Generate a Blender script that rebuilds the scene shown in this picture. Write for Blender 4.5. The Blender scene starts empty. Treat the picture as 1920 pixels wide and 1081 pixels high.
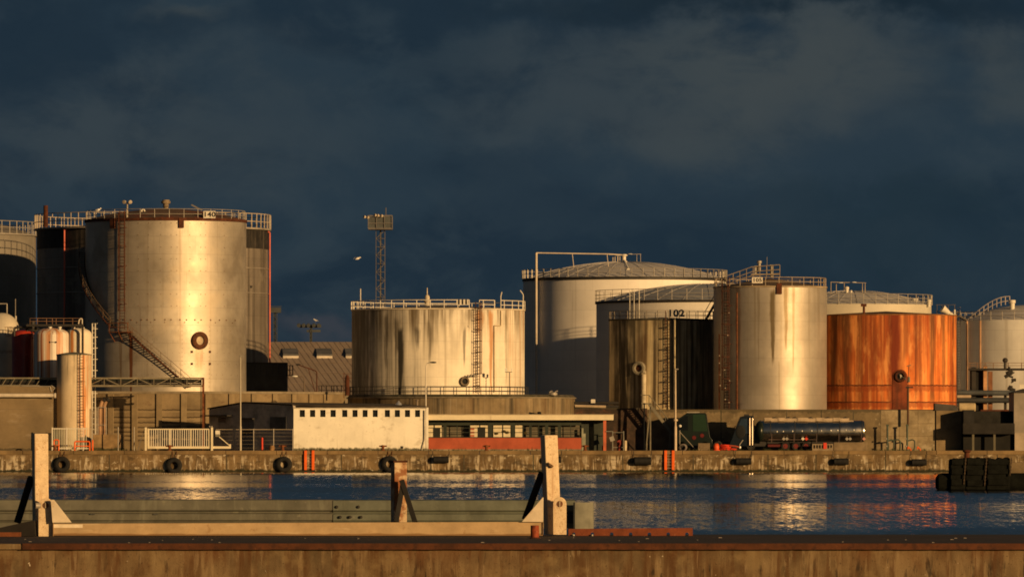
import bpy, math, random
from math import sin, cos, tan, pi, radians, asin, sqrt
random.seed(7)
S = bpy.context.scene
COL = S.collection
# ---------------------------------------------------------------- camera model
F, CX, HY, EYE = 13000.0, 960.0, 825.0, 3.5      # focal length in photo pixels, horizon row, eye height above the water
QD = 765.0                                       # distance of the far quay edge
ZD = EYE - (844.2 - HY) * QD / F                 # quay deck height
def X(px, D): return (px - CX) * D / F
def Z(py, D): return EYE - (py - HY) * D / F
def L(n, D): return n * D / F                    # photo pixels -> metres at a distance
SUN_AZ, SUN_EL = radians(43), radians(9)

# ---------------------------------------------------------------- objects
ORG = {}
def tag(o, label=None, cat=None, group=None, kind=None):
    if label: o['label'] = label
    if cat: o['category'] = cat
    if group: o['group'] = group
    if kind: o['kind'] = kind
    return o
def thing(name, label, cat, loc=(0, 0, 0), group=None):
    o = bpy.data.objects.new(name, None); COL.objects.link(o)
    o.location = loc; o.empty_display_size = .2
    ORG[o.name] = tuple(loc)
    return tag(o, label, cat, group)
def dup(root, loc, label=None):
    r = root.copy(); COL.objects.link(r); r.location = loc; ORG[r.name] = tuple(loc)
    if label: r['label'] = label
    for ch in list(root.children):
        c = ch.copy(); COL.objects.link(c); c.parent = r; ORG[c.name] = tuple(loc)
        for g in list(ch.children):
            d = g.copy(); COL.objects.link(d); d.parent = c; ORG[d.name] = tuple(loc)
    return r

def vadd(a, b): return (a[0]+b[0], a[1]+b[1], a[2]+b[2])
def vsub(a, b): return (a[0]-b[0], a[1]-b[1], a[2]-b[2])
def vmul(a, k): return (a[0]*k, a[1]*k, a[2]*k)
def vlen(a): return sqrt(a[0]**2+a[1]**2+a[2]**2)
def vnorm(a):
    l = vlen(a) or 1.0
    return (a[0]/l, a[1]/l, a[2]/l)
def vcross(a, b): return (a[1]*b[2]-a[2]*b[1], a[2]*b[0]-a[0]*b[2], a[0]*b[1]-a[1]*b[0])

class G:
    """collects geometry in world coordinates and links it as one mesh object"""
    def __init__(s): s.v = []; s.f = []
    def add(s, vs, fs):
        n = len(s.v); s.v += vs; s.f += [tuple(i+n for i in f) for f in fs]; return s
    def hexa(s, c):
        return s.add(c, [(0,3,2,1),(4,5,6,7),(0,1,5,4),(1,2,6,5),(2,3,7,6),(3,0,4,7)])
    def box(s, x0, x1, y0, y1, z0, z1):
        return s.hexa([(x0,y0,z0),(x1,y0,z0),(x1,y1,z0),(x0,y1,z0),(x0,y0,z1),(x1,y0,z1),(x1,y1,z1),(x0,y1,z1)])
    def fbox(s, o, u, u0, u1, n0, n1, z0, z1):
        """box in a vertical wall frame: u along the wall, n outwards (to the right of u turned towards the viewer)"""
        n = (u[1], -u[0])
        def p(a, b, z): return (o[0]+u[0]*a+n[0]*b, o[1]+u[1]*a+n[1]*b, z)
        return s.hexa([p(u0,n1,z0),p(u1,n1,z0),p(u1,n0,z0),p(u0,n0,z0),p(u0,n1,z1),p(u1,n1,z1),p(u1,n0,z1),p(u0,n0,z1)])
    def bar(s, p, q, w, h, up=(0,0,1)):
        d = vnorm(vsub(q, p))
        if abs(d[0]*up[0]+d[1]*up[1]+d[2]*up[2]) > .99: up = (0,1,0)
        a = vnorm(vcross(d, up)); b = vcross(a, d)
        a = vmul(a, w/2); b = vmul(b, h/2)
        c = []
        for e in (p, q):
            for i, j in ((-1,-1),(1,-1),(1,1),(-1,1)):
                c.append(vadd(e, vadd(vmul(a, i), vmul(b, j))))
        return s.hexa(c)
    def tube(s, p, q, r, n=8, r2=None):
        r2 = r if r2 is None else r2
        d = vnorm(vsub(q, p)); up = (0,0,1) if abs(d[2]) < .9 else (1,0,0)
        a = vnorm(vcross(d, up)); b = vcross(d, a)
        vs = []
        for e, rr in ((p, r), (q, r2)):
            for i in range(n):
                t = 2*pi*i/n
                vs.append(vadd(e, vadd(vmul(a, rr*cos(t)), vmul(b, rr*sin(t)))))
        fs = [(i, n+i, n+(i+1)%n, (i+1)%n) for i in range(n)] + [tuple(range(n)), tuple(range(2*n-1, n-1, -1))]
        return s.add(vs, fs)
    def path(s, pts, r, n=6):
        for p, q in zip(pts[:-1], pts[1:]): s.tube(p, q, r, n)
        return s
    def lathe(s, prof, c, n=32, axis=(0,0,1), a0=0.0, a1=2*pi):
        """profile of (radius, height) spun about axis through c"""
        w = vnorm(axis)
        up = (1,0,0) if abs(w[2]) > .9 else (0,0,1)
        u = vnorm(vsub(up, vmul(w, up[0]*w[0]+up[1]*w[1]+up[2]*w[2]))); v = vcross(w, u)
        full = abs(a1-a0-2*pi) < 1e-6
        m = n if full else n+1
        vs = []
        for r, h in prof:
            for i in range(m):
                t = a0+(a1-a0)*i/n
                vs.append(vadd(c, vadd(vmul(w, h), vadd(vmul(u, r*cos(t)), vmul(v, r*sin(t))))))
        fs = []
        for k in range(len(prof)-1):
            for i in range(n):
                j = (i+1) % m
                fs.append((k*m+i, k*m+j, (k+1)*m+j, (k+1)*m+i))
        return s.add(vs, fs)
    def arc(s, cx, cy, R0, R1, z0, z1, a0, a1, n):
        """curved block between two radii; angle 0 faces the viewer, positive to the right"""
        vs = []
        for i in range(n+1):
            a = a0+(a1-a0)*i/n
            for R, z in ((R1,z0),(R1,z1),(R0,z1),(R0,z0)):
                vs.append((cx+R*sin(a), cy-R*cos(a), z))
        fs = []
        for i in range(n):
            b, d = 4*i, 4*i+4
            for k in range(4):
                fs.append((b+k, d+k, d+(k+1)%4, b+(k+1)%4))
        fs += [(0,1,2,3), (4*n+3,4*n+2,4*n+1,4*n)]
        return s.add(vs, fs)
    def ringtube(s, cx, cy, z, R, r, a0=0, a1=2*pi, n=72):
        pts = [(cx+R*sin(a0+(a1-a0)*i/n), cy-R*cos(a0+(a1-a0)*i/n), z) for i in range(n+1)]
        return s.path(pts, r, 5)
    def prism(s, poly, d):
        """polygon of 3-D points swept by vector d"""
        n = len(poly)
        vs = list(poly)+[vadd(p, d) for p in poly]
        fs = [tuple(range(n)), tuple(range(2*n-1, n-1, -1))]+[(i, n+i, n+(i+1)%n, (i+1)%n) for i in range(n)]
        return s.add(vs, fs)
    def ball(s, c, rx, ry, rz, n=12, m=8):
        prof = []
        vs, fs = [], []
        for k in range(m+1):
            t = -pi/2+pi*k/m
            for i in range(n):
                a = 2*pi*i/n
                vs.append((c[0]+rx*cos(t)*cos(a), c[1]+ry*cos(t)*sin(a), c[2]+rz*sin(t)))
        for k in range(m):
            for i in range(n):
                fs.append((k*n+i, k*n+(i+1)%n, (k+1)*n+(i+1)%n, (k+1)*n+i))
        return s.add(vs, fs)
    def build(s, name, mat, parent=None, org=None, bevel=0, smooth=35):
        o_ = org if org is not None else (ORG[parent.name] if parent is not None else (0,0,0))
        me = bpy.data.meshes.new(name)
        me.from_pydata([vsub(v, o_) for v in s.v], [], s.f)
        me.materials.append(mat)
        me.validate()
        if smooth:
            me.polygons.foreach_set('use_smooth', [True]*len(me.polygons))
            me.set_sharp_from_angle(angle=radians(smooth))
        # outward normals
        import bmesh
        bm = bmesh.new(); bm.from_mesh(me); bmesh.ops.recalc_face_normals(bm, faces=bm.faces); bm.to_mesh(me); bm.free()
        o = bpy.data.objects.new(name, me); COL.objects.link(o)
        if parent is not None: o.parent = parent
        else: o.location = o_
        ORG[o.name] = tuple(o_)
        if bevel:
            m = o.modifiers.new('edge', 'BEVEL'); m.width = bevel; m.segments = 2; m.limit_method = 'ANGLE'; m.angle_limit = radians(40)
        return o
def each(g, name, mat, parent, **k):
    """builds every separate piece collected in g as an object of its own"""
    par = list(range(len(g.v)))
    def find(i):
        while par[i] != i:
            par[i] = par[par[i]]; i = par[i]
        return i
    for f in g.f:
        r0 = find(f[0])
        for i in f[1:]: par[find(i)] = r0
    groups = {}
    for f in g.f: groups.setdefault(find(f[0]), []).append(f)
    out = []
    for fs in groups.values():
        ids = sorted({i for f in fs for i in f}); mp = {i: n for n, i in enumerate(ids)}
        h = G(); h.v = [g.v[i] for i in ids]; h.f = [tuple(mp[i] for i in f) for f in fs]
        out.append(h.build(name, mat, parent, **k))
    return out
def solo(g, name, mat, label, cat, loc=(0,0,0), group=None, bevel=0):
    return tag(g.build(name, mat, None, loc, bevel), label, cat, group)
def setting(g, name, mat, kind='structure', bevel=0):
    return tag(g.build(name, mat, None, (0,0,0), bevel), kind=kind)
def text(body, h, loc, parent, mat, bold=.0, wide=1.15):
    cu = bpy.data.curves.new('number', 'FONT'); cu.body = body; cu.size = h/.70
    cu.align_x = 'CENTER'; cu.align_y = 'CENTER'; cu.extrude = .012; cu.offset = bold; cu.space_character = 1.08
    cu.materials.append(mat)
    tmp = bpy.data.objects.new('tmp_number', cu); COL.objects.link(tmp)
    dg = bpy.context.evaluated_depsgraph_get(); me = bpy.data.meshes.new_from_object(tmp.evaluated_get(dg))
    bpy.data.objects.remove(tmp); bpy.data.curves.remove(cu)
    o = bpy.data.objects.new('number', me); COL.objects.link(o)
    o.parent = parent; o.location = vsub(loc, ORG[parent.name]); o.rotation_euler = (pi/2, 0, 0); o.scale = (wide, 1, 1)
    return o

# ---------------------------------------------------------------- materials
class NB:
    def __init__(s, name):
        s.m = bpy.data.materials.new(name); s.m.use_nodes = True
        s.t = s.m.node_tree; s.t.nodes.clear()
        s.tc = s.t.nodes.new('ShaderNodeTexCoord')
        s.sep = None
    def new(s, ty, **k):
        n = s.t.nodes.new(ty)
        for a, b in k.items(): setattr(n, a, b)
        return n
    def put(s, sock, v):
        if isinstance(v, bpy.types.NodeSocket): s.t.links.new(v, sock)
        elif isinstance(v, (tuple, list)) and sock.type == 'RGBA': sock.default_value = (*v[:3], 1)
        else: sock.default_value = v
    def math(s, op, a, b=None, c=None, clamp=False):
        n = s.new('ShaderNodeMath', operation=op, use_clamp=clamp)
        s.put(n.inputs[0], a)
        if b is not None: s.put(n.inputs[1], b)
        if c is not None: s.put(n.inputs[2], c)
        return n.outputs[0]
    def mix(s, f, a, b, blend='MIX'):
        n = s.new('ShaderNodeMix', data_type='RGBA', blend_type=blend)
        s.put(n.inputs[0], f); s.put(n.inputs[6], a); s.put(n.inputs[7], b)
        return n.outputs[2]
    def vec(s, scale, off=(0,0,0)):
        n = s.new('ShaderNodeMapping'); s.put(n.inputs[0], s.tc.outputs['Object'])
        n.inputs[1].default_value = off; n.inputs[3].default_value = scale
        return n.outputs[0]
    def noise(s, scale, off=(0,0,0), detail=4, rough=.55, dist=0.0):
        n = s.new('ShaderNodeTexNoise'); s.put(n.inputs['Vector'], s.vec(scale, off))
        n.inputs['Scale'].default_value = 1; n.inputs['Detail'].default_value = detail
        n.inputs['Roughness'].default_value = rough; n.inputs['Distortion'].default_value = dist
        return n.outputs[0]
    def ss(s, x, lo, hi):
        n = s.new('ShaderNodeMapRange', interpolation_type='SMOOTHSTEP')
        s.put(n.inputs[0], x); n.inputs[1].default_value = lo; n.inputs[2].default_value = hi
        return n.outputs[0]
    def xyz(s):
        if s.sep is None:
            s.sep = s.new('ShaderNodeSeparateXYZ'); s.put(s.sep.inputs[0], s.tc.outputs['Object'])
        return s.sep.outputs
    def ang(s):
        x, y, z = s.xyz()
        return s.math('MULTIPLY', s.math('ARCTAN2', x, s.math('MULTIPLY', y, -1.0)), 180/pi)

def mat(name, base, rough=.75, metal=0.0, var=(.18, .6), streaks=(), spots=(), bands=(), seams=None, lines=(), bump=None, spec=.3, rvar=.0, coat=0):
    """weathered surface. streaks: (colour, across, along, lo, hi, amount[, (z_none, z_full)[, (ang0, ang1)]]) runs of dirt;
    spots: (colour, scale, lo, hi, amount); bands: (colour, angle, width, z0, z1, amount) one stain or strip of painted shade down a round wall;
    seams: (course height, plates round, line width, darkness) welded plates; lines: (z, half width, colour, amount)"""
    b = NB(name); r = random.Random(name)
    def off(): return (r.uniform(-50,50), r.uniform(-50,50), r.uniform(-50,50))
    base = tuple(base)
    amt, sc = var
    n1 = b.noise((sc,)*3, off(), 5, .6)
    dark, light = tuple(c*(1-amt*1.6) for c in base), tuple(min(1, c*(1+amt*1.6)) for c in base)
    col = b.mix(b.ss(n1, .25, .75), dark, light)
    n2 = b.noise((sc*9,)*3, off(), 3, .6)
    col = b.mix(b.math('MULTIPLY', b.ss(n2, .4, .75), amt), col, tuple(c*.55 for c in base))
    if seams:
        dz, npl, w, dk = seams
        x, y, z = b.xyz(); a = b.math('ADD', b.math('DIVIDE', b.ang(), 360.0), .5)
        row = b.math('FLOOR', b.math('DIVIDE', z, dz))
        u = b.math('ADD', b.math('MULTIPLY', a, float(npl)), b.math('MULTIPLY', row, .37))
        wn = b.new('ShaderNodeTexWhiteNoise', noise_dimensions='2D')
        cv = b.new('ShaderNodeCombineXYZ'); b.put(cv.inputs[0], b.math('FLOOR', u)); b.put(cv.inputs[1], row)
        b.put(wn.inputs['Vector'], cv.outputs[0])
        col = b.mix(b.math('MULTIPLY', wn.outputs[0], .16), col, tuple(c*.6 for c in base))
        lz = b.math('LESS_THAN', b.math('FRACT', b.math('DIVIDE', z, dz)), w/dz)
        lu = b.math('LESS_THAN', b.math('FRACT', u), w/ (2*pi*8/npl))
        ln = b.math('MAXIMUM', lz, b.math('MULTIPLY', lu, .6))
        col = b.mix(b.math('MULTIPLY', ln, dk), col, tuple(c*.35 for c in base))
    for st in streaks:
        c, fx, fz, lo, hi, am = st[:6]
        f = b.math('MULTIPLY', b.ss(b.noise((fx, fx, fz), off(), 4, .6, .3), lo, hi), am)
        f = b.math('MULTIPLY', f, b.ss(b.noise((fx*.35, fx*.35, fz*2.2), off(), 3), .3, .6))
        if len(st) > 6 and st[6]:
            z0, z1 = st[6]; zz = b.xyz()[2]
            zw = b.math('ADD', zz, b.math('MULTIPLY', b.math('SUBTRACT', b.noise((fx*.8, fx*.8, .02), off(), 3), .5), abs(z1-z0)*1.3))
            f = b.math('MULTIPLY', f, b.ss(zw, z0, z1) if z1 > z0 else b.math('SUBTRACT', 1.0, b.ss(zw, z1, z0)))
        if len(st) > 7 and st[7]:
            a0, a1 = st[7]
            an = b.ang()
            f = b.math('MULTIPLY', f, b.ss(an, a0, a1) if a1 > a0 else b.math('SUBTRACT', 1.0, b.ss(an, a1, a0)))
        col = b.mix(f, col, c)
    for c, s_, lo, hi, am in spots:
        s3 = s_ if isinstance(s_, tuple) else (s_,)*3
        col = b.mix(b.math('MULTIPLY', b.ss(b.noise(s3, off(), 4, .65), lo, hi), am), col, c)
    for c, an, w, z0, z1, am in bands:
        wob = b.math('MULTIPLY', b.math('SUBTRACT', b.noise((.6,.6,.25), off(), 4, .6), .5), w*1.2)
        d = b.math('ABSOLUTE', b.math('ADD', b.math('SUBTRACT', b.ang(), an), wob))
        zz = b.math('ADD', b.xyz()[2], b.math('MULTIPLY', b.math('SUBTRACT', b.noise((1.6,1.6,.1), off(), 3, .6), .5), 2.4))
        lo_, hi_ = min(z0,z1), max(z0,z1)
        tp = b.math('ADD', .45, b.math('MULTIPLY', b.ss(zz, lo_, hi_+.01), .55))
        f = b.math('SUBTRACT', 1.0, b.ss(b.math('DIVIDE', d, tp) if hi_ < 30 else d, w*.35, w))
        f = b.math('MULTIPLY', f, b.math('MULTIPLY', b.ss(zz, lo_-.4, lo_+1.2), b.math('SUBTRACT', 1.0, b.ss(zz, hi_-.3, hi_+.5))))
        f = b.math('MULTIPLY', f, b.math('MULTIPLY', b.ss(b.noise((3,3,.25), off(), 4), .2 if am < .95 else 0, .55 if am < .95 else .35), am))
        col = b.mix(f, col, c)
    for zl, hw, c, am in lines:
        zz = b.math('ADD', b.xyz()[2], b.math('MULTIPLY', b.math('SUBTRACT', b.noise((3,3,.3), off(), 3), .5), hw*2.2))
        f = b.math('MULTIPLY', b.math('SUBTRACT', 1.0, b.ss(b.math('ABSOLUTE', b.math('SUBTRACT', zz, zl)), hw*.4, hw)), am)
        col = b.mix(f, col, c)
    p = b.new('ShaderNodeBsdfPrincipled'); out = b.new('ShaderNodeOutputMaterial')
    b.put(p.inputs['Base Color'], col); p.inputs['Metallic'].default_value = metal
    p.inputs['Specular IOR Level'].default_value = spec
    if coat: p.inputs['Coat Weight'].default_value = coat; p.inputs['Coat Roughness'].default_value = .08
    if rvar:
        rr = b.new('ShaderNodeMapRange'); b.put(rr.inputs[0], b.noise((sc*2,)*3, off(), 4)); rr.inputs[1].default_value = .3; rr.inputs[2].default_value = .7
        rr.inputs[3].default_value = max(.02, rough-rvar); rr.inputs[4].default_value = min(1, rough+rvar)
        b.put(p.inputs['Roughness'], rr.outputs[0])
    else: p.inputs['Roughness'].default_value = rough
    if bump:
        bs, bst, bd = bump
        bn = b.new('ShaderNodeBump'); bn.inputs['Strength'].default_value = bst; bn.inputs['Distance'].default_value = bd
        b.put(bn.inputs['Height'], b.noise(bs if isinstance(bs, tuple) else (bs,)*3, off(), 5, .6))
        b.put(p.inputs['Normal'], bn.outputs[0])
    b.put(out.inputs[0], p.outputs[0])
    return b.m
# ---------------------------------------------------------------- shared materials
RUST, DRUST, GRIME, LIME, ORANGE = (.16,.055,.02), (.07,.022,.01), (.035,.03,.022), (.50,.44,.33), (.34,.13,.035)
conc = mat('concrete_grey', (.22,.185,.13), .9, var=(.2,.35), streaks=[(GRIME,1.2,.05,.5,.75,.55), ((.30,.27,.21),1.6,.06,.5,.75,.4)], spots=[((.11,.095,.07),.5,.5,.75,.5)], bump=(3,.3,.03))
conc_quay = mat('concrete_quay', (.165,.115,.058), .9, var=(.28,.5),
    streaks=[((.07,.045,.022),.8,.10,.40,.66,.85), (LIME,2.1,.30,.52,.60,.85,(2.0,1.5)), (LIME,4.5,.5,.54,.62,.7,(1.7,1.2)), ((.10,.06,.025),1.5,.1,.5,.7,.6,(.3,1.2))],
    spots=[((.27,.21,.12),.35,.5,.72,.55), ((.05,.035,.018),(.5,.5,1.2),.54,.66,.75), (LIME,(1.3,1.3,2.2),.60,.67,.7)], lines=[(.06,.30,(.016,.018,.008),.95)], bump=(4,.5,.05))
conc_dark = mat('concrete_mossy', (.07,.062,.045), .95, var=(.3,1.2), spots=[((.03,.034,.016),1.5,.45,.65,.8)], bump=(5,.4,.03))
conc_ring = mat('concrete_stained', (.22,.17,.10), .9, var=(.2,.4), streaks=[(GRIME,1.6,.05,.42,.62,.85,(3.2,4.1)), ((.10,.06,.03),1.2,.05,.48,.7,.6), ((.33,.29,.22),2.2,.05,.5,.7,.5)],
    bands=[((.02,.019,.017),-50,36,0,5,.75)], bump=(3,.3,.03))  # broad dark band paints the shaded left side of the ring
conc_wall = mat('concrete_blocks', (.155,.12,.07), .9, var=(.25,.5), spots=[((.12,.09,.055),.6,.48,.7,.6), ((.26,.21,.13),.9,.55,.72,.6), ((.33,.28,.19),(1.1,1.1,.9),.64,.70,.6)], lines=[(4.5,.35,(.06,.05,.03),.7)], bump=(3,.35,.03))
brick_dark = mat('brick_sooty', (.055,.035,.025), .95, var=(.3,1.0), spots=[((.13,.055,.03),(1.2,1.2,3.5),.56,.68,.7), ((.02,.018,.015),.5,.45,.6,.7)], bump=((2,2,12),.3,.02))  # near-black base is shade put into the brick colour
brick_red = mat('brick_red', (.36,.085,.045), .9, var=(.14,.35), streaks=[((.2,.06,.035),.9,.3,.5,.72,.6)], spots=[((.40,.24,.15),(3,3,9),.68,.76,.35)], bump=((4,4,14),.3,.01))
plaster = mat('plaster_white', (.70,.68,.60), .9, var=(.06,.5), spots=[((.42,.38,.30),(.9,.9,1.1),.55,.72,.55), ((.30,.28,.22),3.5,.62,.74,.5)], streaks=[((.36,.33,.26),2.2,.12,.55,.72,.5,(2.6,.8))], lines=[(.08,.28,(.09,.085,.05),.85)], bump=(4,.25,.02))
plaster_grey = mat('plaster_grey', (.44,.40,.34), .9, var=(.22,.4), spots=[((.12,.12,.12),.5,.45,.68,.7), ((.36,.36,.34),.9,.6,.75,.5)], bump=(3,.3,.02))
felt = mat('roof_felt', (.045,.036,.028), .95, var=(.3,.5))
glass = mat('dark_glass', (.012,.014,.014), .08, spec=.5, var=(.1,1))
cream = mat('paint_cream', (.66,.60,.44), .7, var=(.06,.8), streaks=[((.4,.34,.24),1.5,.2,.55,.75,.5)])
curtain = mat('cream_blind', (.62,.56,.40), .8, var=(.08,2))
frame_green = mat('frame_dark_green', (.022,.030,.022), .6)
white_paint = mat('paint_white', (.60,.57,.50), .55, var=(.06,1.5))
galv = mat('galvanised_pale', (.30,.28,.25), .55, .25, var=(.1,2))
steel_dark = mat('steel_dark', (.030,.028,.026), .6, .2)
black = mat('black_rubber', (.010,.010,.010), .8, var=(.3,3), bump=(8,.4,.02))
rust_m = mat('rust', RUST, .9, var=(.3,1.6), spots=[(DRUST,2.5,.45,.65,.7), (ORANGE,3.5,.58,.7,.5)], bump=(9,.4,.01))
rust_dark = mat('rust_dark', DRUST, .9, var=(.3,2))
orange = mat('paint_orange', (.72,.12,.015), .6, var=(.1,2))
red_paint = mat('paint_red', (.55,.045,.02), .55, var=(.12,2))
redpipe = mat('paint_pink_red', (.55,.13,.09), .6, var=(.1,1), spots=[((.25,.2,.2),3,.6,.7,.5)])
lamp_glass = mat('lamp_glass', (.7,.7,.65), .25, spec=.6)
black_ink = mat('sign_black', (.015,.015,.02), .6, var=(.05,1))
blue_ink = mat('sign_blue', (.08,.14,.20), .6, var=(.05,1))
bird_m = mat('gull_white', (.75,.74,.72), .8, var=(.05,2)); bird_g = mat('gull_grey', (.28,.29,.31), .8, var=(.05,2))

# ---------------------------------------------------------------- world: storm clouds lit by a low sun behind the viewer
w = bpy.data.worlds.new('World'); S.world = w; w.use_nodes = True
nt = w.node_tree; nt.nodes.clear()
def wn(ty, **k):
    n = nt.nodes.new(ty)
    for a, b in k.items(): setattr(n, a, b)
    return n
def wput(s, v):
    if isinstance(v, bpy.types.NodeSocket): nt.links.new(v, s)
    elif isinstance(v, (tuple, list)) and s.type == 'RGBA': s.default_value = (*v[:3], 1)
    else: s.default_value = v
def wm(op, a, b=None, clamp=False):
    n = wn('ShaderNodeMath', operation=op, use_clamp=clamp); wput(n.inputs[0], a)
    if b is not None: wput(n.inputs[1], b)
    return n.outputs[0]
def wmix(f, a, b):
    n = wn('ShaderNodeMix', data_type='RGBA'); wput(n.inputs[0], f); wput(n.inputs[6], a); wput(n.inputs[7], b); return n.outputs[2]
def wss(x, lo, hi):
    n = wn('ShaderNodeMapRange', interpolation_type='SMOOTHSTEP'); wput(n.inputs[0], x); n.inputs[1].default_value = lo; n.inputs[2].default_value = hi; return n.outputs[0]
tc = wn('ShaderNodeTexCoord')
def wnoise(scale, off, detail=6, rough=.55, dist=0, src=None):
    mp = wn('ShaderNodeMapping'); wput(mp.inputs[0], src or tc.outputs['Generated']); mp.inputs[1].default_value = off; mp.inputs[3].default_value = scale
    n = wn('ShaderNodeTexNoise'); wput(n.inputs['Vector'], mp.outputs[0]); n.inputs['Scale'].default_value = 1
    n.inputs['Detail'].default_value = detail; n.inputs['Roughness'].default_value = rough; n.inputs['Distortion'].default_value = dist
    return n
# a billowing distortion of the direction, so every cloud edge is ragged
nz = wnoise((42,42,62), (3.1,7.7,1.3), 7, .57)
va = wn('ShaderNodeVectorMath', operation='SUBTRACT'); wput(va.inputs[0], nz.outputs['Color']); va.inputs[1].default_value = (.5,.5,.5)
vs_ = wn('ShaderNodeVectorMath', operation='SCALE'); wput(vs_.inputs[0], va.outputs[0]); vs_.inputs['Scale'].default_value = .030
vd = wn('ShaderNodeVectorMath', operation='ADD'); wput(vd.inputs[0], tc.outputs['Generated']); wput(vd.inputs[1], vs_.outputs[0])
sp = wn('ShaderNodeSeparateXYZ'); wput(sp.inputs[0], vd.outputs[0])
def cloud_bank(px, py, rx, ry, lo=1.05, hi=.12):
    """soft bank of cloud round a direction; returns 1 in its middle"""
    cx, cz = (px-CX)/F, (HY-py)/F
    dx = wm('DIVIDE', wm('SUBTRACT', sp.outputs[0], cx), rx/F); dz = wm('DIVIDE', wm('SUBTRACT', sp.outputs[2], cz), ry/F)
    d = wm('SQRT', wm('ADD', wm('MULTIPLY', dx, dx), wm('MULTIPLY', dz, dz)))
    return wm('SUBTRACT', 1.0, wss(d, hi, lo))
big = wnoise((16,16,34), (1.7,.4,9.2), 7, .55, .6)
fine = wnoise((60,60,95), (5.5,2.2,4.4), 5, .6, .3)
D0, D1, L0, L1 = (.0135,.0270,.0420), (.0210,.0380,.0540), (.039,.053,.062), (.053,.064,.066)
c = wmix(wss(big.outputs[0], .42, .58), D0, D1)
c = wmix(wm('MULTIPLY', wss(fine.outputs[0], .44, .64), .5), c, (.031,.048,.061))
for px, py, rx, ry, colr, am in ((260,220,520,200,L0,.70), (480,330,300,110,L0,.35), (1330,150,560,200,L0,.85), (1480,120,400,140,L1,.65), (1300,250,300,120,L1,.5), (1010,190,240,130,L0,.4), (330,20,120,50,L1,.75),
                                 (1130,250,260,150,L0,.35), (1890,110,90,130,L1,.5),
                                 (170,50,420,75,D0,.9), (800,20,420,60,D0,.85), (1500,-6,760,60,(.009,.019,.029),.95), (1720,430,420,130,(.010,.024,.036),.6), (1150,420,500,90,D0,.6), (900,330,300,90,D0,.5),
                                 (1500,640,900,230,(.0105,.024,.036),.8), (600,620,130,50,(.040,.045,.056),.8), (300,640,300,80,(.022,.033,.046),.5)):
    f = wm('MULTIPLY', cloud_bank(px, py, rx, ry), am)
    f = wm('MULTIPLY', f, wss(fine.outputs[0], .26, .56))
    c = wmix(f, c, colr)
c = wmix(wss(sp.outputs[2], .062, .16), c, (.0235,.0335,.0415))
sky = wn('ShaderNodeTexSky', sky_type='NISHITA'); sky.sun_disc = False
sky.sun_elevation = SUN_EL; sky.sun_rotation = pi - SUN_AZ
# clear evening sky only opens near the sun, behind the viewer; cloud covers the rest
sunv = (sin(SUN_AZ)*cos(SUN_EL), -cos(SUN_AZ)*cos(SUN_EL), sin(SUN_EL))
dt = wn('ShaderNodeVectorMath', operation='DOT_PRODUCT'); wput(dt.inputs[0], tc.outputs['Generated']); dt.inputs[1].default_value = sunv
clear = wss(dt.outputs['Value'], .55, 1.0)
bg0 = wn('ShaderNodeBackground'); wput(bg0.inputs[0], c); bg0.inputs[1].default_value = 1.0
bg1 = wn('ShaderNodeBackground'); wput(bg1.inputs[0], sky.outputs[0]); bg1.inputs[1].default_value = .03
ms = wn('ShaderNodeMixShader'); wput(ms.inputs[0], wm('MULTIPLY', clear, .6)); wput(ms.inputs[1], bg0.outputs[0]); wput(ms.inputs[2], bg1.outputs[0])
wo = wn('ShaderNodeOutputWorld'); wput(wo.inputs[0], ms.outputs[0])

sl = bpy.data.lights.new('sun', 'SUN'); sl.energy = 5.0; sl.color = (1.0, .605, .25); sl.angle = radians(.53)
so = bpy.data.objects.new('sun', sl); COL.objects.link(so)
from mathutils import Vector
so.rotation_euler = Vector(sunv).to_track_quat('Z', 'Y').to_euler()
so.location = (60, -60, 60)

cam = bpy.data.cameras.new('camera'); co = bpy.data.objects.new('camera', cam); COL.objects.link(co)
co.location = (0, 0, EYE); co.rotation_euler = (pi/2, 0, 0)
cam.sensor_width = 36; cam.lens = 36*F/1920; cam.shift_y = (HY-540.5)/1920
cam.clip_start = 1; cam.clip_end = 20000
S.camera = co
S.view_settings.view_transform = 'Standard'; S.view_settings.look = 'None'; S.view_settings.exposure = 0; S.view_settings.gamma = 1
S.cycles.max_bounces = 6; S.cycles.filter_width = 1.75

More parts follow.
